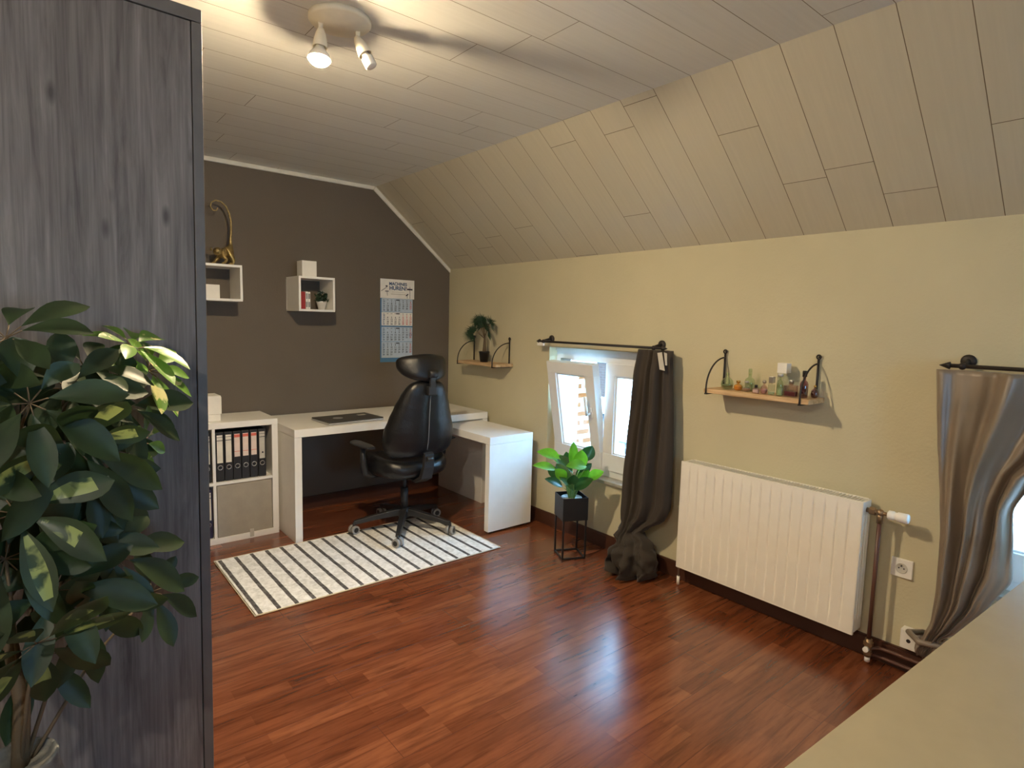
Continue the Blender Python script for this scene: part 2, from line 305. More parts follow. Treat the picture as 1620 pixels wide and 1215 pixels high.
# ------------------------------------------------------------------ mesh helpers
class MB:
    def __init__(s): s.bm = bmesh.new(); s.mi = 0
    def _mark(s, n0):
        s.bm.faces.ensure_lookup_table()
        for f in s.bm.faces[n0:]: f.material_index = s.mi
    def box(s, x0, x1, y0, y1, z0, z1, bev=0, seg=2, M4=None):
        n0 = len(s.bm.faces); sub = bmesh.new(); bmesh.ops.create_cube(sub, size=1)
        for v in sub.verts: v.co = Vector(((x0+x1)/2+v.co.x*(x1-x0), (y0+y1)/2+v.co.y*(y1-y0), (z0+z1)/2+v.co.z*(z1-z0)))
        if bev: bmesh.ops.bevel(sub, geom=sub.edges[:], offset=bev, segments=seg, affect='EDGES', profile=.5)
        s.merge(sub, M4); s._mark(n0); return s
    def merge(s, sub, M4=None):
        if M4 is not None: bmesh.ops.transform(sub, matrix=M4, verts=sub.verts)
        mp = {v: s.bm.verts.new(v.co) for v in sub.verts}
        for f in sub.faces:
            try:
                nf = s.bm.faces.new([mp[v] for v in f.verts]); nf.smooth = f.smooth
            except ValueError: pass
        sub.free()
    def tube(s, pts, r, seg=10, cap=True, closed=False, smooth=True):
        n0 = len(s.bm.faces); pts = [Vector(p) for p in pts]; n = len(pts)
        rs = r if isinstance(r, (list, tuple)) else [r]*n
        T = []
        for i in range(n):
            if closed: t = pts[(i+1) % n]-pts[i-1]
            else: t = pts[min(i+1, n-1)]-pts[max(i-1, 0)]
            T.append(t.normalized())
        up = Vector((0,0,1)) if abs(T[0].z) < .9 else Vector((1,0,0))
        N = (up-T[0]*up.dot(T[0])).normalized(); rings = []
        for i in range(n):
            N = (N-T[i]*N.dot(T[i])).normalized(); B = T[i].cross(N)
            rings.append([s.bm.verts.new(pts[i]+(N*math.cos(2*PI*k/seg)+B*math.sin(2*PI*k/seg))*rs[i]) for k in range(seg)])
        m = n if closed else n-1
        for i in range(m):
            a, b = rings[i], rings[(i+1) % n]
            for k in range(seg):
                f = s.bm.faces.new((a[k], a[(k+1) % seg], b[(k+1) % seg], b[k])); f.smooth = smooth
        if cap and not closed:
            s.bm.faces.new(rings[0][::-1]); s.bm.faces.new(rings[-1])
        s._mark(n0); return s
    def loft(s, rings, smooth=True, cap=True, closed=True):
        n0 = len(s.bm.faces); R = [[s.bm.verts.new(p) for p in ring] for ring in rings]
        for a, b in zip(R, R[1:]):
            n = len(a)
            for k in range(n if closed else n-1):
                f = s.bm.faces.new((a[k], a[(k+1) % n], b[(k+1) % n], b[k])); f.smooth = smooth
        if cap and closed:
            s.bm.faces.new(R[0][::-1]); s.bm.faces.new(R[-1])
        s._mark(n0); return s
    def lathe(s, prof, c=(0,0,0), seg=20, M4=None, smooth=True, sx=1, sy=1):
        rings = [[Vector((max(r, .0002)*math.cos(2*PI*k/seg)*sx, max(r, .0002)*math.sin(2*PI*k/seg)*sy, z)) for k in range(seg)] for r, z in prof]
        X = Matrix.Translation(Vector(c)) @ (M4 if M4 is not None else Matrix())
        return s.loft([[X @ p for p in r] for r in rings], smooth)
    def sphere(s, c, r, sx=1, sy=1, sz=1, sub=2):
        n0 = len(s.bm.faces); b = bmesh.new(); bmesh.ops.create_icosphere(b, subdivisions=sub, radius=r)
        for v in b.verts: v.co = Vector((c[0]+v.co.x*sx, c[1]+v.co.y*sy, c[2]+v.co.z*sz))
        for f in b.faces: f.smooth = True
        s.merge(b); s._mark(n0); return s
    def prism(s, poly, d0, d1, axis='x'):
        n0 = len(s.bm.faces)
        def P(a, b, d): return Vector((d, a, b)) if axis == 'x' else (Vector((a, d, b)) if axis == 'y' else Vector((a, b, d)))
        A = [s.bm.verts.new(P(a, b, d0)) for a, b in poly]; B = [s.bm.verts.new(P(a, b, d1)) for a, b in poly]
        n = len(poly)
        for k in range(n): s.bm.faces.new((A[k], A[(k+1) % n], B[(k+1) % n], B[k]))
        s.bm.faces.new(A[::-1]); s.bm.faces.new(B); s._mark(n0); return s
    def build(s, name, mats, parent=None, loc=None, bevel=0, subsurf=0, smooth=None):
        bm = s.bm
        bmesh.ops.remove_doubles(bm, verts=bm.verts, dist=1e-6)
        bmesh.ops.recalc_face_normals(bm, faces=bm.faces)
        if loc is not None:
            bmesh.ops.translate(bm, verts=bm.verts, vec=-Vector(loc))
        me = bpy.data.meshes.new(name); bm.to_mesh(me); bm.free()
        for m in (mats if isinstance(mats, (list, tuple)) else [mats]): me.materials.append(m)
        if smooth: 
            for p in me.polygons: p.use_smooth = True
        o = bpy.data.objects.new(name, me); COL.objects.link(o)
        if loc is not None: o.location = loc
        if parent is not None:
            o.parent = parent
            if not parent.get('_free'):
                o.location = Vector(loc if loc is not None else (0,0,0)) - wloc(parent)
        if bevel:
            b = o.modifiers.new('bevel', 'BEVEL'); b.width = bevel; b.segments = 2; b.limit_method = 'ANGLE'
        if subsurf:
            q = o.modifiers.new('sub', 'SUBSURF'); q.levels = subsurf; q.render_levels = subsurf
        return o
def wloc(o):
    v = Vector(o.location)
    while o.parent is not None:
        o = o.parent; v = v + Vector(o.location)
    return v
def thing(name, label, cat, loc=(0,0,0), group=None):
    o = bpy.data.objects.new(name, None); COL.objects.link(o); o.location = loc
    o.empty_display_size = .05
    return tag(o, label, cat, group)
def tag(o, label, cat, group=None):
    o['label'] = label; o['category'] = cat
    if group: o['group'] = group
    return o
def struct(o): o['kind'] = 'structure'; return o
def sempty(name, loc):
    o = bpy.data.objects.new(name, None); COL.objects.link(o); o.location = loc; o.empty_display_size = .05
    return struct(o)
def copy_tree(o, parent=None):
    c = o.copy(); COL.objects.link(c); c.parent = parent
    for ch in [k for k in bpy.data.objects if k.parent == o]: copy_tree(ch, c)
    return c
def arc(c, r, a0, a1, n, plane='xz', ry=None):
    ry = ry or r; out = []
    for i in range(n+1):
        a = a0+(a1-a0)*i/n; u, v = r*math.cos(a), ry*math.sin(a)
        out.append(Vector((c[0]+u, c[1], c[2]+v)) if plane == 'xz' else (Vector((c[0], c[1]+u, c[2]+v)) if plane == 'yz' else Vector((c[0]+u, c[1]+v, c[2]))))
    return out
def smoothstep(t): t = max(0, min(1, t)); return t*t*(3-2*t)
def interp(tab, x):
    if x <= tab[0][0]: return tab[0][1:]
    for a, b in zip(tab, tab[1:]):
        if x <= b[0]:
            t = (x-a[0])/(b[0]-a[0]); t = smoothstep(t)*.5+t*.5
            return tuple(p+(q-p)*t for p, q in zip(a[1:], b[1:]))
    return tab[-1][1:]
def text_mesh(name, body, size, mat, origin, parent, right=Vector((1,0,0)), up=Vector((0,0,1)), align='CENTER', bold=0, spacing=1.0):
    cu = bpy.data.curves.new(name, 'FONT'); cu.body = body; cu.size = size; cu.align_x = align; cu.extrude = .0002; cu.offset = bold; cu.space_line = spacing
    tmp = bpy.data.objects.new(name+'_tmp', cu); me = bpy.data.meshes.new_from_object(tmp)
    bpy.data.objects.remove(tmp); bpy.data.curves.remove(cu)
    n = right.cross(up)
    for v in me.vertices:
        c = v.co.copy(); v.co = Vector(origin)-wloc(parent) + right*c.x + up*c.y + n*c.z
    me.name = name; me.materials.append(mat)
    o = bpy.data.objects.new(name, me); COL.objects.link(o); o.parent = parent
    return o

# ------------------------------------------------------------------ shell
WT = .30
b = MB(); b.box(XL-.3, WT, YR-.3, .3, -.2, 0); struct(b.build('floor', M['floor']))
b = MB(); b.box(XL-.3, -S, YR-.3, .3, H2, H2+.12); struct(b.build('ceiling', M['ceil']))
b = MB(); k = .1
b.prism([(-S, H2), (0, H1), (WT, H1-.248), (WT, H1+.1), (-S, H2+.12)], YR-.3, .3, 'y')
# the prism's first edge is the visible slope
struct(b.build('ceiling', M['slope']))
b = MB(); b.box(XL-.3, WT, 0, .3, -.2, H2+.1); struct(b.build('wall_back', M['taupe']))
b = MB(); b.box(XL-.3, XL, YR-.3, 0, -.2, H2+.1); struct(b.build('wall_left', M['cream']))
WIN = [(-2.25, -1.28, .44, 1.27), (-4.62, -3.65, .44, 1.27)]
b = MB()
ys = [YR-.3, WIN[1][0], WIN[1][1], WIN[0][0], WIN[0][1], 0.0]
b.box(0, WT, YR-.3, 0, -.2, .44); 
for i in (0, 2, 4): b.box(0, WT, ys[i], ys[i+1], .44, 1.27)
b.prism([(0, 1.27), (WT, 1.27), (WT, H1-.24), (0, H1+.004)], YR-.3, 0, 'y')
struct(b.build('wall_right', M['cream']))
# rear wall with an unseen window added for cool fill light
RW = (-2.3, -1.5, .95, 1.9)
b = MB(); b.box(XL, WT, YR-.3, YR, 0, RW[2]); b.box(XL, WT, YR-.3, YR, RW[3], H2+.1)
b.box(XL, RW[0], YR-.3, YR, RW[2], RW[3]); b.box(RW[1], WT, YR-.3, YR, RW[2], RW[3])
struct(b.build('wall_rear', M['cream']))
b = MB(); b.box(-.016, 0, YR, 0, 0, .085); b.box(-.012, 0, YR, 0, .085, .092)
struct(b.build('baseboard_right', M['base']))
b = MB(); b.box(XL, -.016, -.016, 0, 0, .085); b.box(XL, -.016, -.012, 0, .085, .092)
struct(b.build('baseboard_back', M['base']))
b = MB(); b.prism([(XL, H2), (-S-.004, H2), (-S-.016, H2-.028), (XL, H2-.028)], -.016, 0, 'y'); struct(b.build('trim_1', M['trimw'], bevel=.004))
b = MB(); d = Vector((S, 0, H1-H2)).normalized(); nrm = Vector((d.z, 0, -d.x))*.026
p0, p1 = Vector((-S, 0, H2)), Vector((0, 0, H1))
b.prism([(p0.x, p0.z), (p1.x, p1.z), (p1.x, p1.z-.03), (p0.x-.016, p0.z-.028)], -.016, 0, 'y'); struct(b.build('trim_2', M['trimw'], bevel=.004))

# ------------------------------------------------------------------ windows
def sash_part(parent, y0, y1, z0, z1, xf, handle_side=None, tilt=0):
    """window leaf: frame ring with rebate, glass and handle; built about its bottom edge"""
    th = .06; org = (xf, (y0+y1)/2, z0)
    mb = MB()
    st = .078
    mb.box(xf, xf+th, y0, y1, z0, z0+st+.035); mb.box(xf, xf+th, y0, y1, z1-st, z1)
    mb.box(xf, xf+th, y0, y0+st, z0+st+.034, z1-st+.001, .0); mb.box(xf, xf+th, y1-st, y1, z0+st+.034, z1-st+.001, .0)
    # glazing bead
    for a in ((y0+st-.004, y0+st+.012, z0+st+.03, z1-st), (y1-st-.012, y1-st+.004, z0+st+.03, z1-st)):
        mb.box(xf+.012, xf+.05, a[0], a[1], a[2], a[3])
    mb.box(xf+.012, xf+.05, y0+st, y1-st, z0+st+.03, z0+st+.045); mb.box(xf+.012, xf+.05, y0+st, y1-st, z1-st-.012, z1-st)
    s_ = mb.build('sash', M['pvc'], parent, loc=org, bevel=.003)
    g = MB(); g.box(xf+.026, xf+.034, y0+st, y1-st, z0+st+.03, z1-st-.002)
    g.build('glass', M['glass'], s_, loc=org)
    if handle_side is not None:
        h = MB(); yh = handle_side; zh = z0+.38
        h.box(xf-.008, xf, yh-.014, yh+.014, zh-.035, zh+.035, .003)
        h.tube([(xf-.004, yh, zh), (xf-.042, yh, zh)], .009, 10)
        h.tube([(xf-.042, yh, zh-.006), (xf-.046, yh, zh+.03), (xf-.05, yh, zh+.12)], [.010, .009, .008], 10)
        h.build('handle', M['pvc'], s_, loc=org)
    s_.rotation_euler = (0, -tilt, 0)
    return s_
def window(name, y0, y1, z0, z1, tiltleaf):
    w = sempty(name, (.07, (y0+y1)/2, z0)); xf = .075; fw = .055
    mb = MB()
    mb.box(xf, xf+.09, y0, y1, z0, z0+fw); mb.box(xf, xf+.09, y0, y1, z1-.085, z1-.001)
    mb.box(xf, xf+.09, y0, y0+fw, z0+fw, z1-.085); mb.box(xf, xf+.09, y1-fw, y1, z0+fw, z1-.085)
    mb.box(xf-.012, xf-.0002, y0, y1, z1-.03, z1-.001)
    mb.build('frame', M['pvc'], w, loc=(xf, (y0+y1)/2, z0))
    ym = (y0+y1)/2+.02
    sash_part(w, ym, y1-.035, z0+.045, z1-.085, .065, ym+.045, tiltleaf)
    sash_part(w, y0+.035, ym-.003, z0+.045, z1-.085, .065)
    sl = MB(); sl.box(-.022, .075, y0-.0, y1+.0, z0-.018, z0+.004, .003)
    sl.build('window_sill', M['sill'], w, loc=(0, (y0+y1)/2, z0))
    if tiltleaf:
        a = MB(); a.box(.05, .062, y1-.16, y1-.06, z1-.10, z1-.075, .002)
        a.tube([(.056, y1-.11, z1-.09), (.0, y1-.16, z1-.115), (-.035, y1-.20, z1-.118)], .004, 8)
        a.build('stay_arm', M['steel'], w, loc=(.05, y1-.1, z1-.1))
    return w
window('window_1', *WIN[0], math.radians(10.5))
window('window_2', *WIN[1], 0)
w3 = sempty('fill_window', ((RW[0]+RW[1])/2, YR-.1, RW[2]))  # unseen window, added to let cool fill in from behind
mb = MB()
for a in ((RW[0], RW[1], RW[2], RW[2]+.08), (RW[0], RW[1], RW[3]-.08, RW[3])): mb.box(a[0], a[1], YR-.14, YR-.08, a[2], a[3])
for xx in (RW[0], (RW[0]+RW[1])/2-.05, RW[1]-.1): mb.box(xx, xx+.1, YR-.14, YR-.08, RW[2]+.08, RW[3]-.08)
mb.build('frame', M['pvc'], w3, loc=wloc(w3))
mb = MB(); mb.box(RW[0]+.1, RW[1]-.1, YR-.115, YR-.105, RW[2]+.08, RW[3]-.08); mb.build('glass', M['glass'], w3, loc=wloc(w3))

# ------------------------------------------------------------------ wardrobe
WX0, WX1, WY0, WY1, WH = -3.06, -2.436, -2.56, -1.05, 2.2
wd = thing('wardrobe', 'tall grey oak-look wardrobe with dark edging filling the left side', 'wardrobe', (WX1, WY0, 0))
mb = MB(); mb.box(WX0, WX1-.026, WY0+.004, WY1, 0, WH-.034); mb.build('side_panel', M['wardrobe'], wd, loc=(WX1, WY0, 0))
mb = MB(); mb.box(WX0-.01, WX1, WY0, WY1+.005, WH-.032, WH, .002); o = mb.build('top_panel', M['warddark'], wd, loc=(WX1, WY0, 0)); o['label'] = 'dark grey top edge'
for i in range(3):
    ya = WY0+i*(WY1-WY0)/3; yb = WY0+(i+1)*(WY1-WY0)/3-.003
    mb = MB(); mb.box(WX1-.024, WX1, ya, yb, .0 if i < 0 else .0, WH-.034, .0015)
    dr = mb.build('door', M['warddark'], wd, loc=(WX1, ya, 0))
    mb = MB(); mb.tube([(WX1, yb-.05, .95), (WX1+.03, yb-.05, .95), (WX1+.03, yb-.05, 1.15), (WX1, yb-.05, 1.15)], .005, 8)
    mb.build('handle', M['steel'], dr, loc=(WX1, ya, 0))
wd.rotation_euler = (0, math.radians(.6), 0)
wd.location.x -= .034

# ------------------------------------------------------------------ storage shelf unit with binders
KX1 = -1.581; KX0 = KX1-.77; KD = .39; KH = .77; to = .038; ti = .017
cube = thing('shelf_unit', 'white cube shelf unit with binders left of the desk', 'shelf unit', ((KX0+KX1)/2, -KD/2-.01, 0))
kl = ((KX0+KX1)/2, -KD/2-.01, 0)
YF = -KD; YB = -.012
mb = MB(); mb.box(KX0, KX1, YF, YB, KH-to, KH, .0015); mb.build('top_panel', M['white'], cube, loc=kl)
mb = MB(); mb.box(KX0, KX1, YF, YB, 0, to, .0015); mb.build('bottom_panel', M['white'], cube, loc=kl)
for xx in (KX0, KX1-to):
    mb = MB(); mb.box(xx, xx+to, YF, YB, to, KH-to, .0015); mb.build('side_panel', M['white'], cube, loc=kl)
xm = (KX0+KX1)/2; zm = KH/2
mb = MB(); mb.box(xm-ti/2, xm+ti/2, YF+.003, YB, to, KH-to); mb.build('divider', M['white'], cube, loc=kl)
mb = MB(); mb.box(KX0+to, xm-ti/2, YF+.003, YB, zm-ti/2, zm+ti/2); mb.build('shelf', M['white'], cube, loc=kl)
mb = MB(); mb.box(xm+ti/2, KX1-to, YF+.003, YB, zm-ti/2, zm+ti/2); mb.build('shelf', M['white'], cube, loc=kl)
mb = MB(); mb.box(xm+ti/2+.004, KX1-to-.004, YF+.006, YB-.03, to+.001, zm-ti/2-.006, .002)
ins = mb.build('storage_box', M['insert'], loc=(xm+.18, -.2, to)); tag(ins, 'grey-beige storage box filling the lower right cube of the shelf unit', 'storage box')
mb = MB(); mb.box(xm+.20, xm+.225, YF-.002, YF+.0055, to-.03, to+.022, .001); tb = mb.build('pull_tab', M['labelgrey'], ins, loc=(xm+.18, -.2, to)); tb['label'] = 'small fabric pull tab'
def binder(x, z, kind, label, board='binder', tilt=0, h=.318):
    w = .0485
    t = thing('ring_binder', label, 'binder', (x, -.24, z), 'ring binders in the shelf unit')
    l = (x, -.24, z); f = YF+.022
    mb = MB(); mb.box(x-w/2, x+w/2, f, f+.285, z, z+h, .003); mb.build('cover', M[board], t, loc=l)
    lb = 'label' if kind == 0 else ('labelpink' if kind == 1 else 'labelgrey')
    zt = z+h-.018
    lo = z+.118 if kind != 1 else z+.148
    mb = MB(); mb.box(x-.0165, x+.0165, f-.0012, f+.001, lo, zt); sp = mb.build('spine_label', M[lb], t, loc=l)
    mb = MB()
    if kind == 1:
        mb.box(x-.0165, x+.0165, f-.002, f-.0008, lo+.032, lo+.035); mb.build('label_line', M['labelred'], sp, loc=l); mb = MB()
        mb.box(x-.0165, x+.0165, f-.002, f-.0008, zt-.022, zt-.004)
        mb.build('label_header', M['labelred'], sp, loc=l)
    else:
        mb.box(x-.0165, x+.0165, f-.002, f-.0008, zt-.014, zt-.0115); mb.build('label_line', M['ink'], sp, loc=l); mb = MB()
        mb.box(x-.0165, x+.0165, f-.002, f-.0008, zt-.036, zt-.032)
        if kind == 2: mb.build('label_line', M['ink'], sp, loc=l); mb = MB(); mb.sphere((x+.003, f-.001, lo+.04), .006, 1, .2, 1.2, 1)
        mb.build('label_mark' if kind == 2 else 'label_line', M['ink'], sp, loc=l)
    mb = MB(); mb.tube(arc((x, f-.001, z+.088), .0135, 0, 2*PI, 20)[:-1], .0026, 8, closed=True)
    mb.build('finger_ring', M['steel'], t, loc=l)
    if tilt:
        t.rotation_euler = (0, tilt, 0)
    return t
bx0 = xm+ti/2+.030
names = ['with a plain white spine label, beside the divider of the shelf unit', 'with a plain white spine label, second from the divider', 'with a pink red-topped label and a low ring, third from the divider',
         'with a pink red-topped label, fourth from the divider, between two red-topped ones', 'with a pink red-topped label, beside the grey-labelled one', 'with a grey spine label, nearest the desk']
for i, kd in enumerate((0, 0, 1, 1, 1, 2)):
    binder(bx0+i*.0505, zm+ti/2+.001, kd, 'black ring binder '+names[i], h=.312)
binder(xm-ti/2-.028, zm+ti/2+.001, 0, 'black ring binder in the upper left cube, left of the divider, partly behind the wardrobe', h=.312)
binder(xm-ti/2-.028, to+.001, 0, 'dark blue ring binder in the lower left cube of the shelf unit', 'binderblue', h=.312)
# boxes on the shelf unit
mb = MB(); mb.box(-2.06, -1.905, -.315, -.16, KH+.0005, KH+.042, .002); o = mb.build('carton', M['whitem'], loc=(-1.98, -.24, KH))
tag(o, 'flat white carton on the shelf unit, beneath a taller white box', 'box', 'white boxes on the shelf unit')
mb = MB(); mb.box(-2.06, -1.895, -.30, -.14, KH+.0425, KH+.15, .002); mb.box(-2.062, -1.897, -.298, -.138, KH+.1495, KH+.157, .001); o = mb.build('carton', M['whitem'], loc=(-1.98, -.24, KH+.0425))
tag(o, 'taller white carton on the shelf unit, resting on a flat white one', 'box', 'white boxes on the shelf unit')

# ------------------------------------------------------------------ desk
DG = .0531; DX1 = -DG; DX0 = DX1-1.51; DD = .65; DH = .73; T = .05
dl = ((DX0+DX1)/2, -DD/2, 0)
desk = thing('desk', 'long white desk along the taupe wall with thick panel legs', 'desk', dl)
mb = MB(); mb.box(DX0, DX1, -DD, -.018, DH-T, DH, .0012); mb.build('desktop', M['white'], desk, loc=dl)
for xx in (DX0, DX1-.046):
    mb = MB(); mb.box(xx, xx+.046, -DD+.001, -.018, 0, DH-T-.0015, .0012); mb.build('leg', M['white'], desk, loc=dl)
pl = (-.29, -.75, 0)
pull = thing('pull_out_table', 'lower white pull-out table on castors jutting from the desk towards the window', 'table', pl)
PX0, PX1, PY = -.482, -.103, -1.246; PZ = DH-T-.012
mb = MB(); mb.box(PX0, PX1, PY, -.09, PZ-T, PZ, .0012); mb.build('tabletop', M['white'], pull, loc=pl)
mb = MB(); mb.box(PX0, PX1, PY+.001, PY+.047, .018, PZ-T-.0015, .0012); mb.build('leg', M['white'], pull, loc=pl)
for (xx, yy) in ((PX0+.04, PY+.024), (PX1-.04, PY+.024)):
    mb = MB(); mb.tube([(xx-.012, yy, .0125), (xx+.012, yy, .0125)], .0125, 14); mb.box(xx-.006, xx+.006, yy-.006, yy+.006, .012, .019)
    mb.build('caster', M['blackp'], pull, loc=pl)
# laptop
la = (-1.115, -.47, DH)
lp = thing('laptop', 'closed dark grey laptop with a round emblem lying on the desk', 'laptop', la)
mb = MB(); mb.box(-1.335, -.925, -.60, -.335, DH+.003, DH+.014, .004); mb.build('base', M['silver'], lp, loc=la)
mb = MB(); mb.box(-1.333, -.927, -.598, -.337, DH+.0145, DH+.022, .003); ld = mb.build('lid', M['laptop'], lp, loc=la)
mb = MB(); mb.lathe([(.034, 0), (.034, .001)], (-1.205, -.467, DH+.022), 28, sx=1, sy=1); o = mb.build('emblem', M['silver'], ld, loc=la)
mb = MB(); mb.box(-1.035, -.975, -.445, -.41, DH+.022, DH+.0228); o = mb.build('sticker', M['labelgrey'], ld, loc=la)
for xx, yy in ((-1.3, -.57), (-.96, -.57), (-1.3, -.365), (-.96, -.365)):
    mb = MB(); mb.box(xx-.01, xx+.01, yy-.006, yy+.006, DH, DH+.0035); mb.build('foot', M['blackp'], lp, loc=la)
lp.rotation_euler = (0, 0, math.radians(4))
mb = MB(); mb.box(-.47, -.36, -.34, -.30, DH+.0003, DH+.007, .002); o = mb.build('pen_tray', M['labelgrey'], loc=(-.41, -.32, DH)); tag(o, 'small flat grey slip lying on the desk behind the chair', 'paper slip')

# ------------------------------------------------------------------ rug
rx0, rx1, ry0, ry1 = -2.045, -.555, -1.468, -.672
rl = ((rx0+rx1)/2, (ry0+ry1)/2, 0)
rug = thing('rug', 'cream rug with dark grey stripes on the floor under the office chair', 'rug', rl)
mb = MB(); mb.box(rx0+.006, rx1-.006, ry0+.006, ry1-.006, .001, .009, .003); mb.build('pile', M['rug'], rug, loc=rl)
mb = MB(); mb.tube([(rx0, ry0, .005), (rx1, ry0, .005), (rx1, ry1, .005), (rx0, ry1, .005)], .0048, 8, closed=True); mb.build('binding', M['rugedge'], rug, loc=rl)

# ------------------------------------------------------------------ office chair
CC = Vector((-.885, -.825, .009))
ch = thing('office_chair', 'black leather high-back office chair with headrest facing the desk', 'office chair', tuple(CC))
cl = tuple(CC)
R = .335
base = MB()
base.lathe([(.03, .085), (.042, .09), (.045, .13), (.034, .15), (.03, .155)], cl, 20)
arms = []
for k in range(5):
    a = math.radians(18+72*k); d = Vector((math.cos(a), math.sin(a), 0)); n = Vector((-d.y, d.x, 0)); rings = []
    for t in (0, .15, .4, .7, .93, 1.0):
        r = .02+(R-.02)*t; w = .026-.010*t; z = .125-.05*t**1.3; h = .022-.009*t
        c = CC+d*r
        rings.append([c+n*w+Vector((0,0,z-h)), c+n*w*.8+Vector((0,0,z+h)), c-n*w*.8+Vector((0,0,z+h)), c-n*w+Vector((0,0,z-h))])
    base.loft(rings, smooth=False)
bo = base.build('base', M['blackp'], ch, loc=cl, bevel=.003)
for k in range(5):
    a = math.radians(18+72*k); p = CC+Vector((math.cos(a), math.sin(a), 0))*R; aa = a+1.1+.5*k
    n = Vector((math.cos(aa), math.sin(aa), 0))
    mb = MB()
    mb.mi = 0
    for s_ in (-1, 1):
        c0 = p+n*(.006*s_)+Vector((0,0,.0285)); c1 = p+n*(.026*s_)+Vector((0,0,.0285))
        mb.mi = 0; mb.tube([c0, c1], .028, 20)
        mb.mi = 1; mb.tube([c1-n*.004*s_, c1+n*.0015*s_], .017, 16)
    mb.mi = 1; mb.tube([p+Vector((0,0,.028)), p+Vector((0,0,.075))], .008, 8)
    mb.build('caster', [M['greyw'], M['blackp']], bo, loc=tuple(p))
mb = MB(); mb.tube([CC+Vector((0,0,.14)), CC+Vector((0,0,.29))], .026, 18); mb.tube([CC+Vector((0,0,.28)), CC+Vector((0,0,.40))], .014, 14)
mb.build('gas_lift', M['blackp'], ch, loc=cl)
# chair local frame: fwd = direction the sitter faces
fa = math.radians(91); F = Vector((math.cos(fa), math.sin(fa), 0)); Rt = Vector((F.y, -F.x, 0)); U = Vector((0,0,1))
def CP(r, f, z): return CC+Rt*r+F*f+U*z
mb = MB(); X = Matrix.Translation(CC) @ Matrix(((Rt.x, F.x, 0, 0), (Rt.y, F.y, 0, 0), (0,0,1,0), (0,0,0,1)))
mb.box(-.09, .09, -.12, .14, .38, .415, .01, M4=X)
# spine bracket from the mechanism up behind the backrest
rings = []
for f, z, w, t in ((-.10, .39, .045, .012), (-.20, .385, .045, .014), (-.265, .42, .042, .014), (-.295, .50, .038, .013), (-.30, .585, .034, .011)):
    rings.append([CP(-w, f+t, z+t*.2), CP(w, f+t, z+t*.2), CP(w, f-t, z-t*.8), CP(-w, f-t, z-t*.8)])
mb.loft(rings, smooth=False)
mb.tube([CP(-.02, -.308, .545), CP(.02, -.308, .545)], .017, 14)
mb.build('tilt_mechanism', M['blackp'], ch, loc=cl, bevel=.003)
# seat: superelliptic cushion with raised bolsters
mb = MB(); rings = []
def seat_ring(z, ins, bol=0):
    out = []
    for k in range(40):
        a = 2*PI*k/40; c, s_ = math.cos(a), math.sin(a); e = .55
        r = .262-ins; f = .25-ins
        x = r*math.copysign(abs(c)**e, c)*(1-.10*smoothstep((-s_+.2)/1.2)); y = f*math.copysign(abs(s_)**e, s_)-.0
        out.append(CP(x, y+.0, z+bol*(abs(x)/.26)**3))
    return out
for z, i_, bo_ in ((.405, .06, 0), (.412, .02, .0), (.435, .003, .01), (.47, 0, .02), (.50, .012, .035), (.515, .04, .045), (.51, .09, .03), (.495, .15, .0), (.49, .21, 0)):
    rings.append(seat_ring(z, i_, bo_))
mb.loft(rings); mb.build('seat', M['leather'], ch, loc=cl, subsurf=1)
# backrest: shell narrowing towards the top
tab = [(.545, .17, .045, -.222), (.56, .215, .066, -.226), (.60, .246, .078, -.236), (.66, .256, .082, -.245), (.72, .252, .080, -.252), (.80, .225, .076, -.26), (.88, .196, .070, -.272), (.95, .166, .062, -.286), (1.00, .138, .054, -.296), (1.03, .108, .044, -.300), (1.045, .075, .02, -.302)]
mb = MB(); rings = []
for i in range(34):
    z = .545+(1.045-.545)*i/33; w, t, f = interp(tab, z); ring = []
    for k in range(36):
        a = 2*PI*k/36; c, s_ = math.cos(a), math.sin(a)
        x = w*math.copysign(abs(c)**.75, c); y = t*math.copysign(abs(s_)**.8, s_)
        y += .045*(abs(x)/.26)**2 - .012*math.exp(-(x/.012)**2)*(1 if s_ < 0 else 0)*-1
        ring.append(CP(x, f+y+.03, z))
    rings.append(ring)
mb.loft(rings); bk = mb.build('backrest', M['leather'], ch, loc=cl, subsurf=1)
mb = MB(); pts = []
for i in range(18):
    z = .60+.37*i/17; w, t, f = interp(tab, z); pts.append(CP(0, f-t+.0315, z))
mb.tube(pts, .0028, 6); o = mb.build('seam', M['seam'], bk, loc=cl); o['label'] = 'pale vertical seam'
# headrest + bracket
mb = MB()
mb.box(-.032, .032, -.345, -.29, .955, 1.015, .008, M4=X); mb.box(-.02, .02, -.345, -.325, 1.0, 1.10, .006, M4=X)
mb.tube([CP(-.03, -.335, 1.09), CP(.03, -.335, 1.09)], .024, 16)
mb.build('headrest_bracket', M['blackp'], ch, loc=cl)
mb = MB(); rings = []
for i in range(13):
    v = -1+2*i/12; z = 1.125+.088*v; hw = .182*(1-.34*max(0, -v)**1.4)*math.sqrt(max(.02, 1-abs(v)**5)); tk = .042*math.sqrt(max(.03, 1-abs(v)**3)); ring = []
    for k in range(32):
        a = 2*PI*k/32; c, s_ = math.cos(a), math.sin(a); x = hw*math.copysign(abs(c)**.6, c); y = tk*math.copysign(abs(s_)**.8, s_)
        ring.append(CP(x, -.285+y+.055*(abs(x)/.15)**2+.02*v, z))
    rings.append(ring)
mb.loft(rings); mb.build('headrest', M['leather'], ch, loc=cl, subsurf=1)
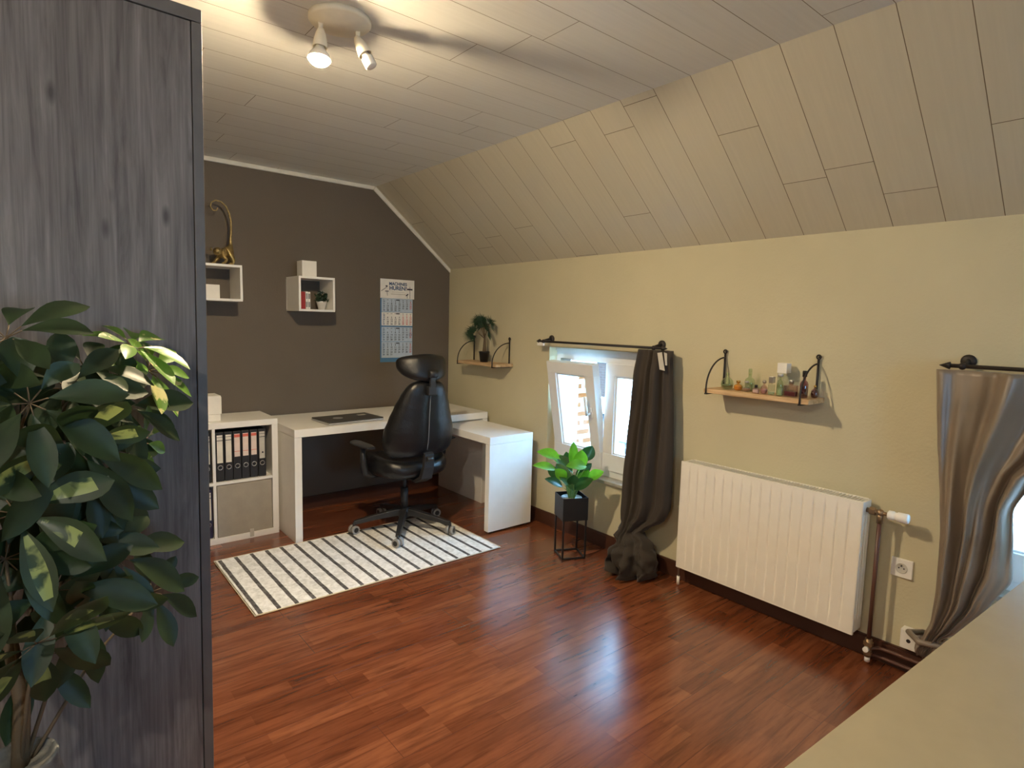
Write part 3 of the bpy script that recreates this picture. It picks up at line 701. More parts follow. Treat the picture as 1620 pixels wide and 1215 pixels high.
for s_ in (-1, 1):
    mb = MB()
    pts = [CP(.10*s_, .02, .40), CP(.24*s_, .02, .405), CP(.285*s_, .01, .43), CP(.305*s_, -.005, .50), CP(.31*s_, -.01, .60)]
    mb.tube(pts, [.02, .022, .024, .022, .018], 12)
    ar = mb.build('armrest', M['blackp'], ch, loc=cl)
    mb = MB(); rings = []
    for f in (-.13, -.12, -.06, .02, .09, .115, .12):
        w = .042-(.012 if abs(f) > .11 else 0); t = .013-(.005 if abs(f) > .115 else 0)
        rings.append([CP(.305*s_+w*math.cos(a), f+.01, .617+t*math.sin(a)) for a in [2*PI*q/14 for q in range(14)]])
    mb.loft(rings); mb.build('arm_pad', M['blackp'], ar, loc=cl)

# ------------------------------------------------------------------ wall cube shelves and what stands on them
def cube_shelf(x0, x1, z0, z1, label, d=.25, t=.014):
    mb = MB(); c = ((x0+x1)/2, -d/2, z0)
    mb.box(x0, x1, -d, -.001, z0, z0+t); mb.box(x0, x1, -d, -.001, z1-t, z1)
    mb.box(x0, x0+t, -d, -.001, z0+t, z1-t); mb.box(x1-t, x1, -d, -.001, z0+t, z1-t)
    o = mb.build('wall_shelf', M['white'], loc=c, bevel=.001)
    return tag(o, label, 'wall shelf', 'white open box shelves on the taupe wall')
SZ0, SZ1 = 1.474, 1.712
cube_shelf(-1.381, -1.126, SZ0, SZ1, 'white square box shelf holding small books and a potted plant, on the taupe wall')
cube_shelf(-2.06, -1.741, 1.522, 1.751, 'white box shelf beside the wardrobe, under the gold monkey figurine')
mb = MB(); mb.box(-1.345, -1.243, -.215, -.115, SZ1+.0003, SZ1+.108, .002); o = mb.build('carton', M['whitem'], loc=(-1.3, -.16, SZ1)); tag(o, 'small white cube box standing on top of the square box shelf', 'box')
mb = MB(); mb.box(-1.955, -1.868, -.215, -.12, 1.5363, 1.622, .002); o = mb.build('carton', M['whitem'], loc=(-1.9, -.17, 1.536)); tag(o, 'small white box inside the box shelf beneath the gold monkey', 'box')
zb = SZ0+.0145
for i, (xa, w, h, m, lab) in enumerate(((-1.358, .03, .118, 'red', 'red book leaning left inside the square box shelf'), (-1.325, .014, .120, 'whitem', 'narrow white book between the red one and the grey-printed one'), (-1.309, .016, .118, 'whitem', 'white book with grey print, rightmost beside the little plant'))):
    c = (xa+w/2, -.18, zb); t = thing('book', lab, 'book', c, 'small books in the box shelf')
    mb = MB(); mb.box(xa, xa+w, -.225, -.13, zb, zb+h, .0015); cv = mb.build('cover', M[m], t, loc=c)
    if i: mb = MB(); mb.box(xa+.002, xa+w-.002, -.2262, -.2248, zb+.014, zb+.05); mb.build('spine_print', M['greybook'], cv, loc=c); mb = MB(); mb.box(xa+.002, xa+w-.002, -.2262, -.2248, zb+.07, zb+h-.012); mb.build('spine_print', M['greybook'], cv, loc=c)
def pot_mesh(mb, c, r0, r1, h, seg=24, t=.004):
    mb.lathe([(r0*.4, .002), (r0, 0), (r1, h-.012), (r1+.003, h-.011), (r1+.003, h), (r1-t, h), (r0-t, .01), (.001, .009)], c, seg)
pc = (-1.185, -.15, zb)
pt = thing('potted_plant', 'tiny dark bushy plant in a white pot inside the square box shelf', 'plant', pc)
mb = MB(); pot_mesh(mb, pc, .021, .034, .06); mb.build('pot', M['whitem'], pt, loc=pc)
mb = MB()
for i in range(150):
    a = random.uniform(0, 2*PI); el = random.uniform(-.1, 1.4); r = random.uniform(.02, .062)
    p = Vector(pc)+Vector((r*math.cos(a)*math.cos(el), r*math.sin(a)*math.cos(el)*.8, .062+r*math.sin(el)*1.1))
    d = Vector((random.gauss(0,1), random.gauss(0,1), random.gauss(.3,1))).normalized()*.014; q = d.cross(Vector((random.random(), random.random(), .3))).normalized()*.006
    vs = [mb.bm.verts.new(p-d), mb.bm.verts.new(p+q), mb.bm.verts.new(p+d), mb.bm.verts.new(p-q)]; mb.bm.faces.new(vs)
for i in range(9):
    a = 2*PI*i/9; mb.tube([Vector(pc)+Vector((0,0,.045)), Vector(pc)+Vector((.03*math.cos(a), .025*math.sin(a), .10))], .0012, 5)
mb.build('foliage', M['fern'], pt, loc=pc)

# gold monkey figurine (one continuous skin-modified body)
def skin_obj(name, nodes, edges, mat, parent=None, sub=2, root=0):
    me = bpy.data.meshes.new(name); me.from_pydata([n[:3] for n in nodes], edges, []); me.update()
    o = bpy.data.objects.new(name, me); COL.objects.link(o)
    if parent is not None:
        o.parent = parent
    me.materials.append(mat)
    o.modifiers.new('skin', 'SKIN')
    if not me.skin_vertices:
        bpy.context.view_layer.objects.active = o
        for q in COL.objects: q.select_set(False)
        o.select_set(True); bpy.ops.mesh.customdata_skin_add()
    sv = me.skin_vertices[0].data
    for i, n in enumerate(nodes):
        sv[i].radius = (n[3], n[3]); sv[i].use_root = (i == root); sv[i].use_loose = False
    o.modifiers['skin'].use_smooth_shade = True
    q = o.modifiers.new('sub', 'SUBSURF'); q.levels = sub; q.render_levels = sub
    return o
mz = 1.7515; mo = Vector((-1.806, -.13, mz))
mk = thing('monkey_figurine', 'gold monkey figurine with tall curled tail on the box shelf by the wardrobe', 'figurine', tuple(mo))
K = lambda x, y, z, r: (x, y, z, r)
nodes = [K(.020, 0, .092, .029), K(-.004, -.004, .088, .026), K(-.026, -.010, .078, .025), K(-.042, -.016, .080, .019), K(-.060, -.03, .086, .033), K(-.070, -.056, .074, .018),
         K(.030, .004, .125, .014), K(.030, .004, .165, .0095), K(.034, .004, .21, .0082), K(.036, .004, .25, .0074), K(.035, .004, .29, .0066), K(.026, .004, .335, .006), K(.008, .004, .375, .0055), K(-.020, .004, .400, .0052), K(-.052, .004, .405, .005), K(-.078, .004, .388, .0048), K(-.084, .004, .360, .0046), K(-.068, .004, .340, .0042), K(-.048, .004, .342, .004), K(-.040, .004, .362, .0036),
         K(.026, -.024, .058, .018), K(.040, -.026, .032, .013), K(.034, -.026, .011, .009), K(.010, -.036, .008, .009),
         K(.028, .022, .058, .018), K(.044, .026, .032, .013), K(.040, .026, .011, .009), K(.018, .022, .008, .009),
         K(-.022, -.034, .052, .014), K(-.006, -.044, .032, .011), K(-.022, -.050, .011, .009), K(-.040, -.056, .008, .008),
         K(-.040, .018, .048, .014), K(-.056, .020, .030, .011), K(-.070, .012, .011, .009), K(-.084, .004, .008, .008)]
edges = [(0,1),(1,2),(2,3),(3,4),(4,5),(0,6)]+[(i,i+1) for i in range(6,19)]+[(0,20),(20,21),(21,22),(22,23),(0,24),(24,25),(25,26),(26,27),(2,28),(28,29),(29,30),(30,31),(2,32),(32,33),(33,34),(34,35)]
skin_obj('body', nodes, edges, M['gold'], mk)
for s_ in (-1, 1):
    mb = MB(); mb.sphere(tuple(mo+Vector((-.058+.034*s_, -.026, .094))), .012, .5, 1, 1.1); mb.build('ear', M['gold'], mk, loc=tuple(mo))
    mb = MB(); mb.sphere(tuple(mo+Vector((-.066+.011*s_, -.062, .092))), .0032); mb.build('eye', M['blackm'], mk, loc=tuple(mo))
mb = MB(); mb.sphere(tuple(mo+Vector((-.069, -.068, .074))), .010, 1, .8, .7); mb.build('muzzle', M['gold'], mk, loc=tuple(mo))

# ------------------------------------------------------------------ calendar
cx = -.500; cz1 = 1.752
ca = thing('wall_calendar', 'blue and white four-month wall calendar hanging above the desk', 'calendar', (cx, -.004, 1.10))
cal = (cx, -.004, 1.10)
mb = MB(); mb.box(cx-.15, cx+.14, -.004, -.0008, 1.09, 1.745); mb.build('backing_card', M['papback'], ca, loc=cal)
mb = MB(); mb.box(cx-.152, cx+.152, -.0075, -.0042, 1.60, cz1); hd = mb.build('header', M['papw'], ca, loc=cal)
text_mesh('lettering', 'MACHINES', .033, M['inkb'], (cx+.004, -.0078, 1.705), hd, bold=.0012)
text_mesh('lettering', 'HUREN?', .043, M['inkb'], (cx+.004, -.0078, 1.668), hd, bold=.0014)
mb = MB()
mb.tube([(cx-.145, -.0085, 1.655), (cx-.10, -.0085, 1.685), (cx-.098, -.0085, 1.70)], .002, 6); mb.box(cx-.107, cx-.090, -.009, -.0078, 1.69, 1.70)
mb.build('crane_drawing', M['ink'], hd, loc=cal); mb = MB()
mb.box(cx-.11, cx-.08, -.009, -.0078, 1.652, 1.658); mb.tube([(cx-.095, -.0085, 1.655), (cx-.09, -.0085, 1.62)], .0015, 6)
mb.build('crane_drawing', M['ink'], hd, loc=cal); mb = MB()
mb.box(cx+.085, cx+.135, -.009, -.0078, 1.672, 1.684); mb.tube([(cx+.112, -.0085, 1.70), (cx+.112, -.0085, 1.605)], .0018, 6)
mb.build('crane_drawing', M['ink'], hd, loc=cal); mb = MB()
mb.tube([(cx+.075, -.0085, 1.625), (cx+.095, -.0085, 1.640)], .004, 6); mb.tube([(cx+.088, -.0085, 1.63), (cx+.086, -.0085, 1.605)], .0015, 6)
mb.build('machine_drawings', M['ink'], hd, loc=cal)
mb = MB(); mb.box(cx-.05, cx+.06, -.0085, -.0078, 1.650, 1.653); mb.box(cx-.06, cx+.07, -.0085, -.0078, 1.632, 1.637); mb.build('small_print', M['labelgrey'], hd, loc=cal)
blocks = [(1.492, 1.598, 'papbl', 2), (1.383, 1.489, 'papw', 5), (1.255, 1.372, 'papbl', 3), (1.125, 1.252, 'papbl', 0)]
for bi, (za, zb_, mt, off) in enumerate(blocks):
    mb = MB(); mb.box(cx-.140, cx+.137, -.0065, -.0042, za, zb_); sh = mb.build('month_sheet', M[mt], ca, loc=cal)
    for c in range(8):
        rows = []
        for r in range(5):
            n = (1+r*7+c-off) if c else (14+bi*4+r)
            rows.append(str(n) if (1 <= n <= (31 if c else 53)) else ' ')
        mat = M['inkb'] if c == 0 else (M['inkr'] if (c == 7 or (bi == 1 and c > 4)) else M['ink'])
        text_mesh('dates', '\n'.join(rows), .0185, mat, (cx-.122+c*.0345, -.0068, zb_-.030), sh, bold=.0004, spacing=.92*(.106 if bi < 2 else .12)/.106)
    mb = MB()
    for c in range(8): mb.box(cx-.130+c*.0345, cx-.115+c*.0345, -.0069, -.0064, zb_-.012, zb_-.009)
    mb.box(cx-.012, cx+.018, -.0071, -.0064, zb_-.014, zb_-.006)
    mb.build('weekday_row', M['ink'], sh, loc=cal)
mb = MB(); mb.box(cx-.141, cx+.138, -.0072, -.0042, 1.373, 1.3795); mb.build('divider_strip', M['papback'], ca, loc=cal)
mb = MB(); mb.tube([(cx+.118+.011*math.cos(a), -.0078, 1.31+.011*math.sin(a)) for a in [2*PI*q/20 for q in range(20)]], .0016, 6, closed=True); o = mb.build('date_marker', M['papback'], ca, loc=cal)

# ------------------------------------------------------------------ bracket shelves on the cream wall
def bracket_shelf(y0, y1, yb, label, zt=1.122):
    c = (-.085, (y0+y1)/2, zt); t = thing('bracket_shelf', label, 'wall shelf', c, 'wooden bracket shelves on the cream wall')
    mb = MB(); mb.box(-.17, -.006, y0, y1, zt-.022, zt, .002); mb.build('board', M['pine'], t, loc=c)
    for y in yb:
        mb = MB(); zb2 = zt-.024
        mb.tube([(-.012, y, zb2-.004), (-.012, y, zt+.175)], .0052, 10)
        mb.tube(arc((-.012, y, zt+.186), .009, 0, 2*PI, 16, 'yz')[:-1], .0038, 8, closed=True)
        mb.sphere((-.006, y, zt+.186), .0055)
        a = [Vector((-.012-.162*math.sin(q), y, zt+.0+.155*math.cos(q))) for q in [PI/2*i/12 for i in range(13)]]
        mb.tube(a+[Vector((-.1745, y, zb2-.002))], .0042, 8)
        mb.box(-.178, -.006, y-.006, y+.006, zb2-.005, zb2+.0015, .001)
        mb.build('bracket', M['iron'], t, loc=c)
    return t
bracket_shelf(-3.142, -2.617, (-2.632, -3.104), 'wooden shelf on black curved brackets crowded with perfume bottles')
bracket_shelf(-.888, -.375, (-.395, -.848), 'wooden shelf on black curved brackets carrying a small palm, near the corner')
ST = 1.122
# perfume bottles
def gm(name, tint, refl=.1, edge=.6): M[name] = glass_mat(name, tint, refl, edge); return M[name]
gm('clear_glass', (.90,.93,.90)); gm('green_glass', (.80,.90,.76)); gm('amber_glass', (.95,.72,.34)); gm('plum_glass', (.55,.30,.36)); gm('pink_glass', (.9,.76,.76))
M['goldcap'] = plain('gold_cap', (.8,.52,.16), .25, 1); M['wine'] = plain('dark_red_perfume', (.12,.012,.02), .2); M['amberl'] = plain('golden_perfume', (.75,.42,.08), .25); M['palel'] = plain('pale_green_perfume', (.42,.45,.28), .3)
M['pinkl'] = plain('rose_perfume', (.55,.33,.3), .3)
def bottle(x, y, w, h, shape, glass, liquid, cap, caph, capw, label, fill=.6, loop=False):
    c = (x, y, ST+.0005); t = thing('perfume_bottle', label, 'perfume bottle', c, 'perfume bottles on the bracket shelf')
    bh = h-caph; r = w/2
    if shape == 'round':
        R_ = min(r, bh*.52)
        prof = [(r*.45, 0), (r*.8, bh*.08), (r, bh*.38), (r*.85, bh*.68), (r*.4, bh*.86), (r*.22, bh*.92), (r*.22, bh)]
        ip = [(r*.4, bh*.04), (r*.72, bh*.12), (r*.88, bh*.36), (r*.86, bh*fill), (.001, bh*fill+.0005)]
    elif shape == 'tall':
        prof = [(r*.9, 0), (r, bh*.03), (r, bh*.66), (r*.8, bh*.76), (r*.36, bh*.84), (r*.34, bh)]
        ip = [(r*.8, bh*.04), (r*.85, bh*.06), (r*.85, bh*fill), (.001, bh*fill+.0005)]
    else:
        prof = None
    mb = MB()
    if prof: mb.lathe(prof, c, 20); mb.build('flask', M[glass], t, loc=c)
    else:
        mb.box(x-r*.55, x+r*.55, y-r, y+r, c[2], c[2]+bh*.9, .003); mb.lathe([(r*.3, bh*.9), (r*.3, bh)], c, 12); mb.build('flask', M[glass], t, loc=c)
    mb = MB()
    if prof: mb.lathe(ip, c, 18)
    else: mb.box(x-r*.45, x+r*.45, y-r*.88, y+r*.88, c[2]+.004, c[2]+bh*.9*fill, .002)
    mb.build('perfume', M[liquid], t, loc=c)
    mb = MB()
    if cap[0] == 's': mb.sphere((x, y, c[2]+bh+caph*.45), capw/2, 1, 1, caph/capw)
    elif cap[0] == 'b': mb.box(x-capw/2, x+capw/2, y-capw/2, y+capw/2, c[2]+bh, c[2]+h, .002)
    else: mb.lathe([(capw/2, 0), (capw/2, caph*.85), (capw*.42, caph)], (x, y, c[2]+bh), 16)
    mb.build('cap', M[cap[1:]], t, loc=c)
bottle(-.10, -2.705, .064, .088, 'round', 'green_glass', 'palel', 'sgreen_glass', .02, .016, 'round pale green perfume bottle beside the left bracket', .3)
bottle(-.10, -2.765, .042, .05, 'round', 'amber_glass', 'amberl', 'cgoldcap', .012, .02, 'small golden round perfume bottle', .7)
bottle(-.105, -2.812, .044, .052, 'round', 'clear_glass', 'pinkl', 'csteel', .010, .022, 'small clear round bottle right of the golden one', .3)
bottle(-.055, -2.80, .046, .110, 'tall', 'green_glass', 'palel', 'cgreen_glass', .03, .018, 'tall pale green bottle with a long neck, behind the small round ones', .5)
bottle(-.145, -2.882, .030, .042, 'box', 'pink_glass', 'whitem', 'cblackm', .014, .014, 'low white perfume bottle with a small black cap at the shelf front', .8)
bottle(-.135, -2.917, .034, .070, 'round', 'pink_glass', 'pinkl', 'ssteel', .02, .02, 'rounded pinkish bottle with a ball cap, right of the low white bottle', .5)
bottle(-.145, -2.958, .028, .088, 'box', 'clear_glass', 'palel', 'bsteel', .03, .022, 'slim clear bottle with a square metal cap', .3)
bottle(-.135, -2.992, .030, .104, 'tall', 'green_glass', 'palel', 'csilver', .014, .024, 'slim tall green-tinted bottle in the middle of the row', .4)
bottle(-.055, -2.968, .05, .150, 'box', 'clear_glass', 'palel', 'bwhitem', .048, .046, 'tallest bottle with a big white square cap, at the back', .5)
bottle(-.115, -3.035, .056, .078, 'box', 'pink_glass', 'wine', 'csteel', .018, .022, 'wide square bottle with dark red perfume', .45)
bottle(-.100, -3.086, .036, .124, 'tall', 'plum_glass', 'wine', 'cblackm', .028, .02, 'tall plum bottle with a black cap beside the right bracket', .55)
bottle(-.06, -3.118, .034, .060, 'round', 'plum_glass', 'wine', 'sgoldcap', .012, .012, 'small round plum bottle at the right shelf end', .6)

# palm in a black pot
pc = (-.09, -.636, ST+.0005)
pm = thing('potted_palm', 'small fan palm in a black pot on the bracket shelf near the corner', 'plant', pc)
mb = MB(); mb.lathe([(.02, 0), (.030, 0), (.040, .072), (.042, .074), (.042, .082), (.037, .082), (.034, .06), (.001, .058)], pc, 22); mb.build('pot', M['blackm'], pm, loc=pc)
mb = MB(); P = Vector(pc)
mb.tube([P+Vector((0,0,.05)), P+Vector((.004,.002,.11)), P+Vector((0,-.004,.17)), P+Vector((0,0,.22))], [.017, .013, .009, .006], 10)
fr = [(Vector((-.1,.45,.75)), .16), (Vector((-.1,-.75,.85)), .17), (Vector((-.25,.85,.25)), .15), (Vector((-.3,-.35,.55)), .12), (Vector((-.2,.05,1)), .15), (Vector((-.45,.5,.1)), .12), (Vector((-.3,-.8,.35)), .13), (Vector((-.1,.1,.6)), .10)]
for d, L in fr: mb.tube([P+Vector((0,0,.18)), P+Vector((0,0,.20))+d.normalized()*L*.45+Vector((0,0,.015)), P+Vector((0,0,.20))+d.normalized()*L], .0022, 6)
mb.build('trunk', M['trunk'], pm, loc=pc)
mb = MB()
for d, L in fr:
    d = d.normalized(); tip = P+Vector((0,0,.20))+d*L*.75; side = d.cross(Vector((-.85,-.5,.1))).normalized(); nn = side.cross(d)
    for i in range(27):
        a = math.radians(-115+230*i/26); dd = (d*math.cos(a)+side*math.sin(a)); ln = .088*(1-.25*abs(a)/1.8)*(.85+.3*random.random())
        q = dd.cross(nn).normalized()*.0031; e = tip+dd*ln+nn*.012*math.cos(a)-Vector((0,0,.012))
        m_ = tip+dd*ln*.5+nn*.006
        v = [mb.bm.verts.new(k_) for k_ in (tip, m_+q, e, m_-q, m_+nn*.0025)]
        mb.bm.faces.new((v[0], v[1], v[4])); mb.bm.faces.new((v[1], v[2], v[4])); mb.bm.faces.new((v[2], v[3], v[4])); mb.bm.faces.new((v[3], v[0], v[4]))
bmx = [v for v in mb.bm.verts if v.co.x > -.006]
for v in bmx: v.co.x = -.006-random.uniform(0, .004)
mb.build('fronds', M['fern'], pm, loc=pc)

# ------------------------------------------------------------------ curtain rods and curtains
def rod(y0, y1, ybs, label, balls=(1, 1)):
    c = (-.08, (y0+y1)/2, 1.308); t = thing('curtain_rod', label, 'curtain rod', c)
    mb = MB(); mb.tube([(-.08, y0, 1.308), (-.08, y1, 1.308)], .0078, 12); mb.build('rod', M['iron'], t, loc=c)
    for y in ybs:
        mb = MB(); mb.lathe([(.026, 0), (.026, .006), (.018, .012), (.001, .013)], (0, y, 1.325), 20, Matrix.Rotation(-PI/2, 4, 'Y'))
        mb.tube([(-.01, y, 1.325), (-.05, y, 1.318), (-.082, y, 1.308)], [.010, .009, .011], 10); mb.sphere((-.08, y, 1.308), .014)
        mb.build('wall_bracket', M['iron'], t, loc=c)
    for y, s_ in ((y0, -1), (y1, 1)):
        mb = MB(); mb.lathe([(.0062, -.004), (.015, 0), (.012, .008), (.001, .034)], (-.08, y, 1.308), 14, Matrix.Rotation(-s_*PI/2, 4, 'X')); mb.build('finial', M['iron'], t, loc=c)
    return t
rod(-2.285, -1.262, (-1.30, -2.225), 'dark iron curtain rod above the half-open window')
rod(-4.72, -3.622, (-3.662, -4.64), 'dark iron curtain rod with an arrow end, above the taupe satin curtain')
mb = MB(); mb.box(-.088, -.072, -1.305, -1.245, 1.278, 1.3015, .002); o = mb.build('curtain_clip', M['whitem'], loc=(-.08, -1.275, 1.28)); tag(o, 'white plastic curtain runner under the left end of the rod above the open window', 'curtain clip')

def curtain_body(tab, seg, folds, zs, seed, amp, soft=None):
    """tab rows: z, yleft, yright, xc, depth ; returns closed rings"""
    rings = []
    for z in zs:
        yl, yr, xc, dp, fa = interp(tab, -z)
        ring = []
        for side in (0, 1):
            for i in range(seg):
                u = i/seg if side == 0 else 1-i/seg
                w = 0
                for (f, ph, wt, dr) in folds: w += wt*math.sin(2*PI*f*u+ph+dr*z)
                w += .5*noise.noise(Vector((u*6+seed, z*2.2, seed)))
                env = math.sin(PI*min(1, max(0, u)))**.45 if 0 < u < 1 else 0
                x = xc + (-1 if side == 0 else 1)*dp*env*.55 + w*fa*amp*(.3+.7*env)*(1 if side == 0 else .55)
                ye = yr if soft is None else yr*u*u+interp(soft, -z)[0]*(1-u*u)
                y = yl+(ye-yl)*u + .006*math.sin(5*u+z*4+seed)
                if x > -.014: x = -.014-.002*math.sin(u*30)
                ring.append(Vector((x, y, z)))
        rings.append(ring)
    return rings
zs = [1.297-(1.297-.30)*i/46 for i in range(47)]
tab1 = [(-1.30, -2.125, -2.365, -.08, .05, .7), (-1.15, -2.118, -2.372, -.09, .07, 1), (-.95, -2.105, -2.385, -.09, .08, 1), (-.75, -2.09, -2.395, -.095, .09, 1), (-.55, -2.07, -2.405, -.10, .10, 1), (-.42, -2.065, -2.41, -.105, .10, 1), (-.34, -2.07, -2.38, -.115, .10, .9), (-.285, -2.095, -2.30, -.14, .08, .6)]
low = [(-.285, -2.10, -2.33, -.135, .09, .7), (-.25, -2.10, -2.27, -.155, .09, .6), (-.20, -2.10, -2.33, -.17, .15, 1), (-.14, -2.09, -2.37, -.18, .19, 1.3), (-.08, -2.08, -2.385, -.18, .22, 1.5), (-.03, -2.10, -2.38, -.18, .22, 1.5), (-.004, -2.14, -2.35, -.17, .15, .8)]
zs += [.285-(.281)*i/22 for i in range(23)]
rg = curtain_body(tab1+low[1:], 44, [(4.2, .3, 1, .8), (7.1, 1.2, .6, -1.2), (2.3, 2.2, .7, .5)], zs, 3.1, .020)
for i, r in enumerate(rg):   # crumpled bundle
    z = zs[i]
    if z < .30:
        k_ = min(1, (.30-z)/.08)
        for p in r:
            n1 = noise.noise(Vector((p.y*14, p.z*16, p.x*14))); n2 = noise.noise(Vector((p.y*30+5, p.z*26, p.x*30)))
            p.x += (n1*.045+n2*.02)*k_; p.y += (noise.noise(Vector((p.z*18, p.x*15, p.y*12)))*.035)*k_
            p.x = min(p.x, -.020); p.z = max(.0015, p.z)
mb = MB(); mb.loft(rg); cu1 = mb.build('curtain', M['dkcurtain'], loc=(-.1, -2.24, .0015)); tag(cu1, 'dark brown curtain bunched and knotted onto the floor beside the window', 'curtain')
mb = MB()
mb.prism([(-2.335, 1.29), (-2.305, 1.285), (-2.325, 1.195), (-2.36, 1.19)], -.150, -.1485, 'x'); mb.prism([(-2.365, 1.285), (-2.345, 1.29), (-2.358, 1.22), (-2.37, 1.22)], -.146, -.1445, 'x')
o = mb.build('care_label', M['labelgrey'], cu1, loc=(-.15, -2.34, 1.2)); o['label'] = 'pale printed labels at the top'
zs2 = [1.292-(1.292-.13)*i/60 for i in range(61)]
tab2 = [(-1.30, -3.588, -4.16, -.085, .05, .8), (-1.15, -3.60, -4.12, -.09, .06, 1), (-1.0, -3.612, -4.00, -.095, .07, 1), (-.92, -3.622, -3.90, -.10, .075, 1), (-.80, -3.635, -3.858, -.11, .08, 1), (-.65, -3.648, -3.875, -.115, .085, 1), (-.55, -3.652, -3.885, -.12, .085, .9), (-.42, -3.655, -3.83, -.12, .08, .8), (-.30, -3.652, -3.76, -.12, .07, .6), (-.22, -3.63, -3.69, -.10, .05, .4), (-.16, -3.60, -3.665, -.085, .05, .4), (-.12, -3.605, -3.65, -.075, .035, .2)]
mb = MB(); mb.loft(curtain_body(tab2, 56, [(2.7, 1.3, 1, 2.2), (4.9, .2, .75, -1.8), (8.3, 2.0, .3, 1.0)], zs2, 8.4, .026, [(-1.30, -4.16), (-.80, -3.93), (-.42, -3.83), (-.22, -3.70), (-.12, -3.65)]))
cu2 = mb.build('curtain', M['satin'], loc=(-.1, -3.8, .12)); tag(cu2, 'taupe satin curtain gathered diagonally to the lower left at the right edge', 'curtain')
mb = MB(); mb.tube([(-.02, -3.61, .20), (-.10, -3.58, .215), (-.15, -3.63, .21), (-.13, -3.70, .215), (-.05, -3.70, .21), (-.02, -3.61, .20)], .012, 10); o = mb.build('tie_back', M['satin'], cu2, loc=(-.1, -3.64, .2))

# ------------------------------------------------------------------ radiator
ra = (-.08, -2.94, .12)
RY0, RY1, RZ0, RZ1, RX = -3.381, -2.486, .122, .711, -.13
rd = thing('radiator', 'white ribbed panel radiator on the cream wall between the curtains', 'radiator', ra)
mb = MB()
# front panel with pressed vertical grooves
def rad_profile(y):
    k0, pitch = RY1-.052, .0494
    j = round((k0-y)/pitch); 
    if 0 <= j <= 16:
        dd = abs(y-(k0-j*pitch)); return .007*math.exp(-(dd/.0034)**2)
    return 0
NY = 620; cols = [RY1-(RY1-RY0)*i/NY for i in range(NY+1)]
zz = [(RZ0+.004, 0), (RZ0+.04, 0), (RZ0+.052, 1), (RZ1-.052, 1), (RZ1-.04, 0), (RZ1-.004, 0)]
grid = [[mb.bm.verts.new((RX+rad_profile(y)*f+ (0 if f or True else 0), y, z)) for y in cols] for z, f in zz]
for a, b_ in zip(grid, grid[1:]):
    for i in range(NY): f = mb.bm.faces.new((a[i], a[i+1], b_[i+1], b_[i])); f.smooth = True
mb.box(RX+.0, RX+.012, RY1-.001, RY1+.002, RZ0, RZ1); mb.box(RX, RX+.012, RY0-.002, RY0+.001, RZ0, RZ1)
mb.box(RX, RX+.012, RY0, RY1, RZ0-.001, RZ0+.004, .001); mb.box(RX, RX+.012, RY0, RY1, RZ1-.004, RZ1+.001, .001)
mb.build('front_panel', M['rad'], rd, loc=ra)
for yy in (RY0, RY1-.012):
    mb = MB(); mb.box(RX+.012, -.035, yy, yy+.012, RZ0+.004, RZ1-.002, .002)
    for q in range(3): mb.box(RX+.025+q*.025, RX+.035+q*.025, yy-.0025, yy+.0145, RZ0+.06, RZ1-.06, .001)
    mb.build('side_cover', M['rad'], rd, loc=ra)
mb = MB()
mb.box(-.045, -.036, RY0+.01, RY1-.01, RZ0+.01, RZ1-.01)
for q in range(60):
    yy = RY0+.02+(RY1-RY0-.04)*q/59; mb.box(RX+.015, -.038, yy-.0015, yy+.0015, RZ1-.008, RZ1-.001)
mb.box(RX+.012, RX+.016, RY0+.012, RY1-.012, RZ1-.008, RZ1); mb.box(-.038, -.034, RY0+.012, RY1-.012, RZ1-.008, RZ1)
mb.build('top_grille', M['rad'], rd, loc=ra)
mb = MB()
for yy in (RY0+.15, RY1-.15):
    mb.box(-.036, -.0002, yy-.02, yy+.02, RZ0+.06, RZ0+.10); mb.box(-.036, -.0002, yy-.02, yy+.02, RZ1-.12, RZ1-.08)
mb.build('wall_bracket', M['steel'], rd, loc=ra)
mb = MB(); zv = .672; xv = -.082
mb.tube([(xv, RY0+.004, zv), (xv, RY0-.05, zv)], .011, 12); mb.tube([(xv, RY0-.012, zv), (xv, RY0-.034, zv)], .017, 6, smooth=False); mb.sphere((xv, RY0-.052, zv), .016)
mb.tube([(xv, RY0-.052, zv), (xv, RY0-.052, zv-.045)], .0125, 12); mb.tube([(xv, RY0-.052, zv), (xv, RY0-.085, zv)], .008, 12)
vl = mb.build('valve', M['brass'], rd, loc=ra)
mb = MB(); mb.lathe([(.013, 0), (.019, .004), (.019, .022), (.0165, .024), (.0165, .034), (.0195, .036), (.0205, .072), (.017, .077), (.001, .078)], (xv, RY0-.08, zv), 24, Matrix.Rotation(PI/2, 4, 'X'))
mb.build('thermostat_head', M['white'], vl, loc=ra)
mb = MB(); mb.tube([(xv, RY0-.052, zv-.04), (xv, RY0-.052, .09)], .0085, 12); o = mb.build('riser_pipe', M['brownpipe'], rd, loc=ra); o['label'] = 'dark brown riser pipe'
mb = MB(); yv = RY0-.052
mb.tube([(xv, yv, .115), (xv, yv, .035)], .014, 10); mb.tube([(xv, yv, .10), (xv, yv, .085)], .02, 6, smooth=False); mb.tube([(xv, yv, .058), (xv, yv, .045)], .018, 6, smooth=False)
mb.tube([(xv, yv, .075), (xv-.022, yv, .075)], .009, 10)
mb.build('lockshield_valve', M['brass'], rd, loc=ra)
mb = MB(); mb.tube([(xv-.018, yv-.001, .075), (xv-.036, yv-.001, .075)], .011, 14); mb.tube([(xv, yv, .035), (xv, yv, .012)], .011, 14); mb.build('valve_cap', M['white'], rd, loc=ra)
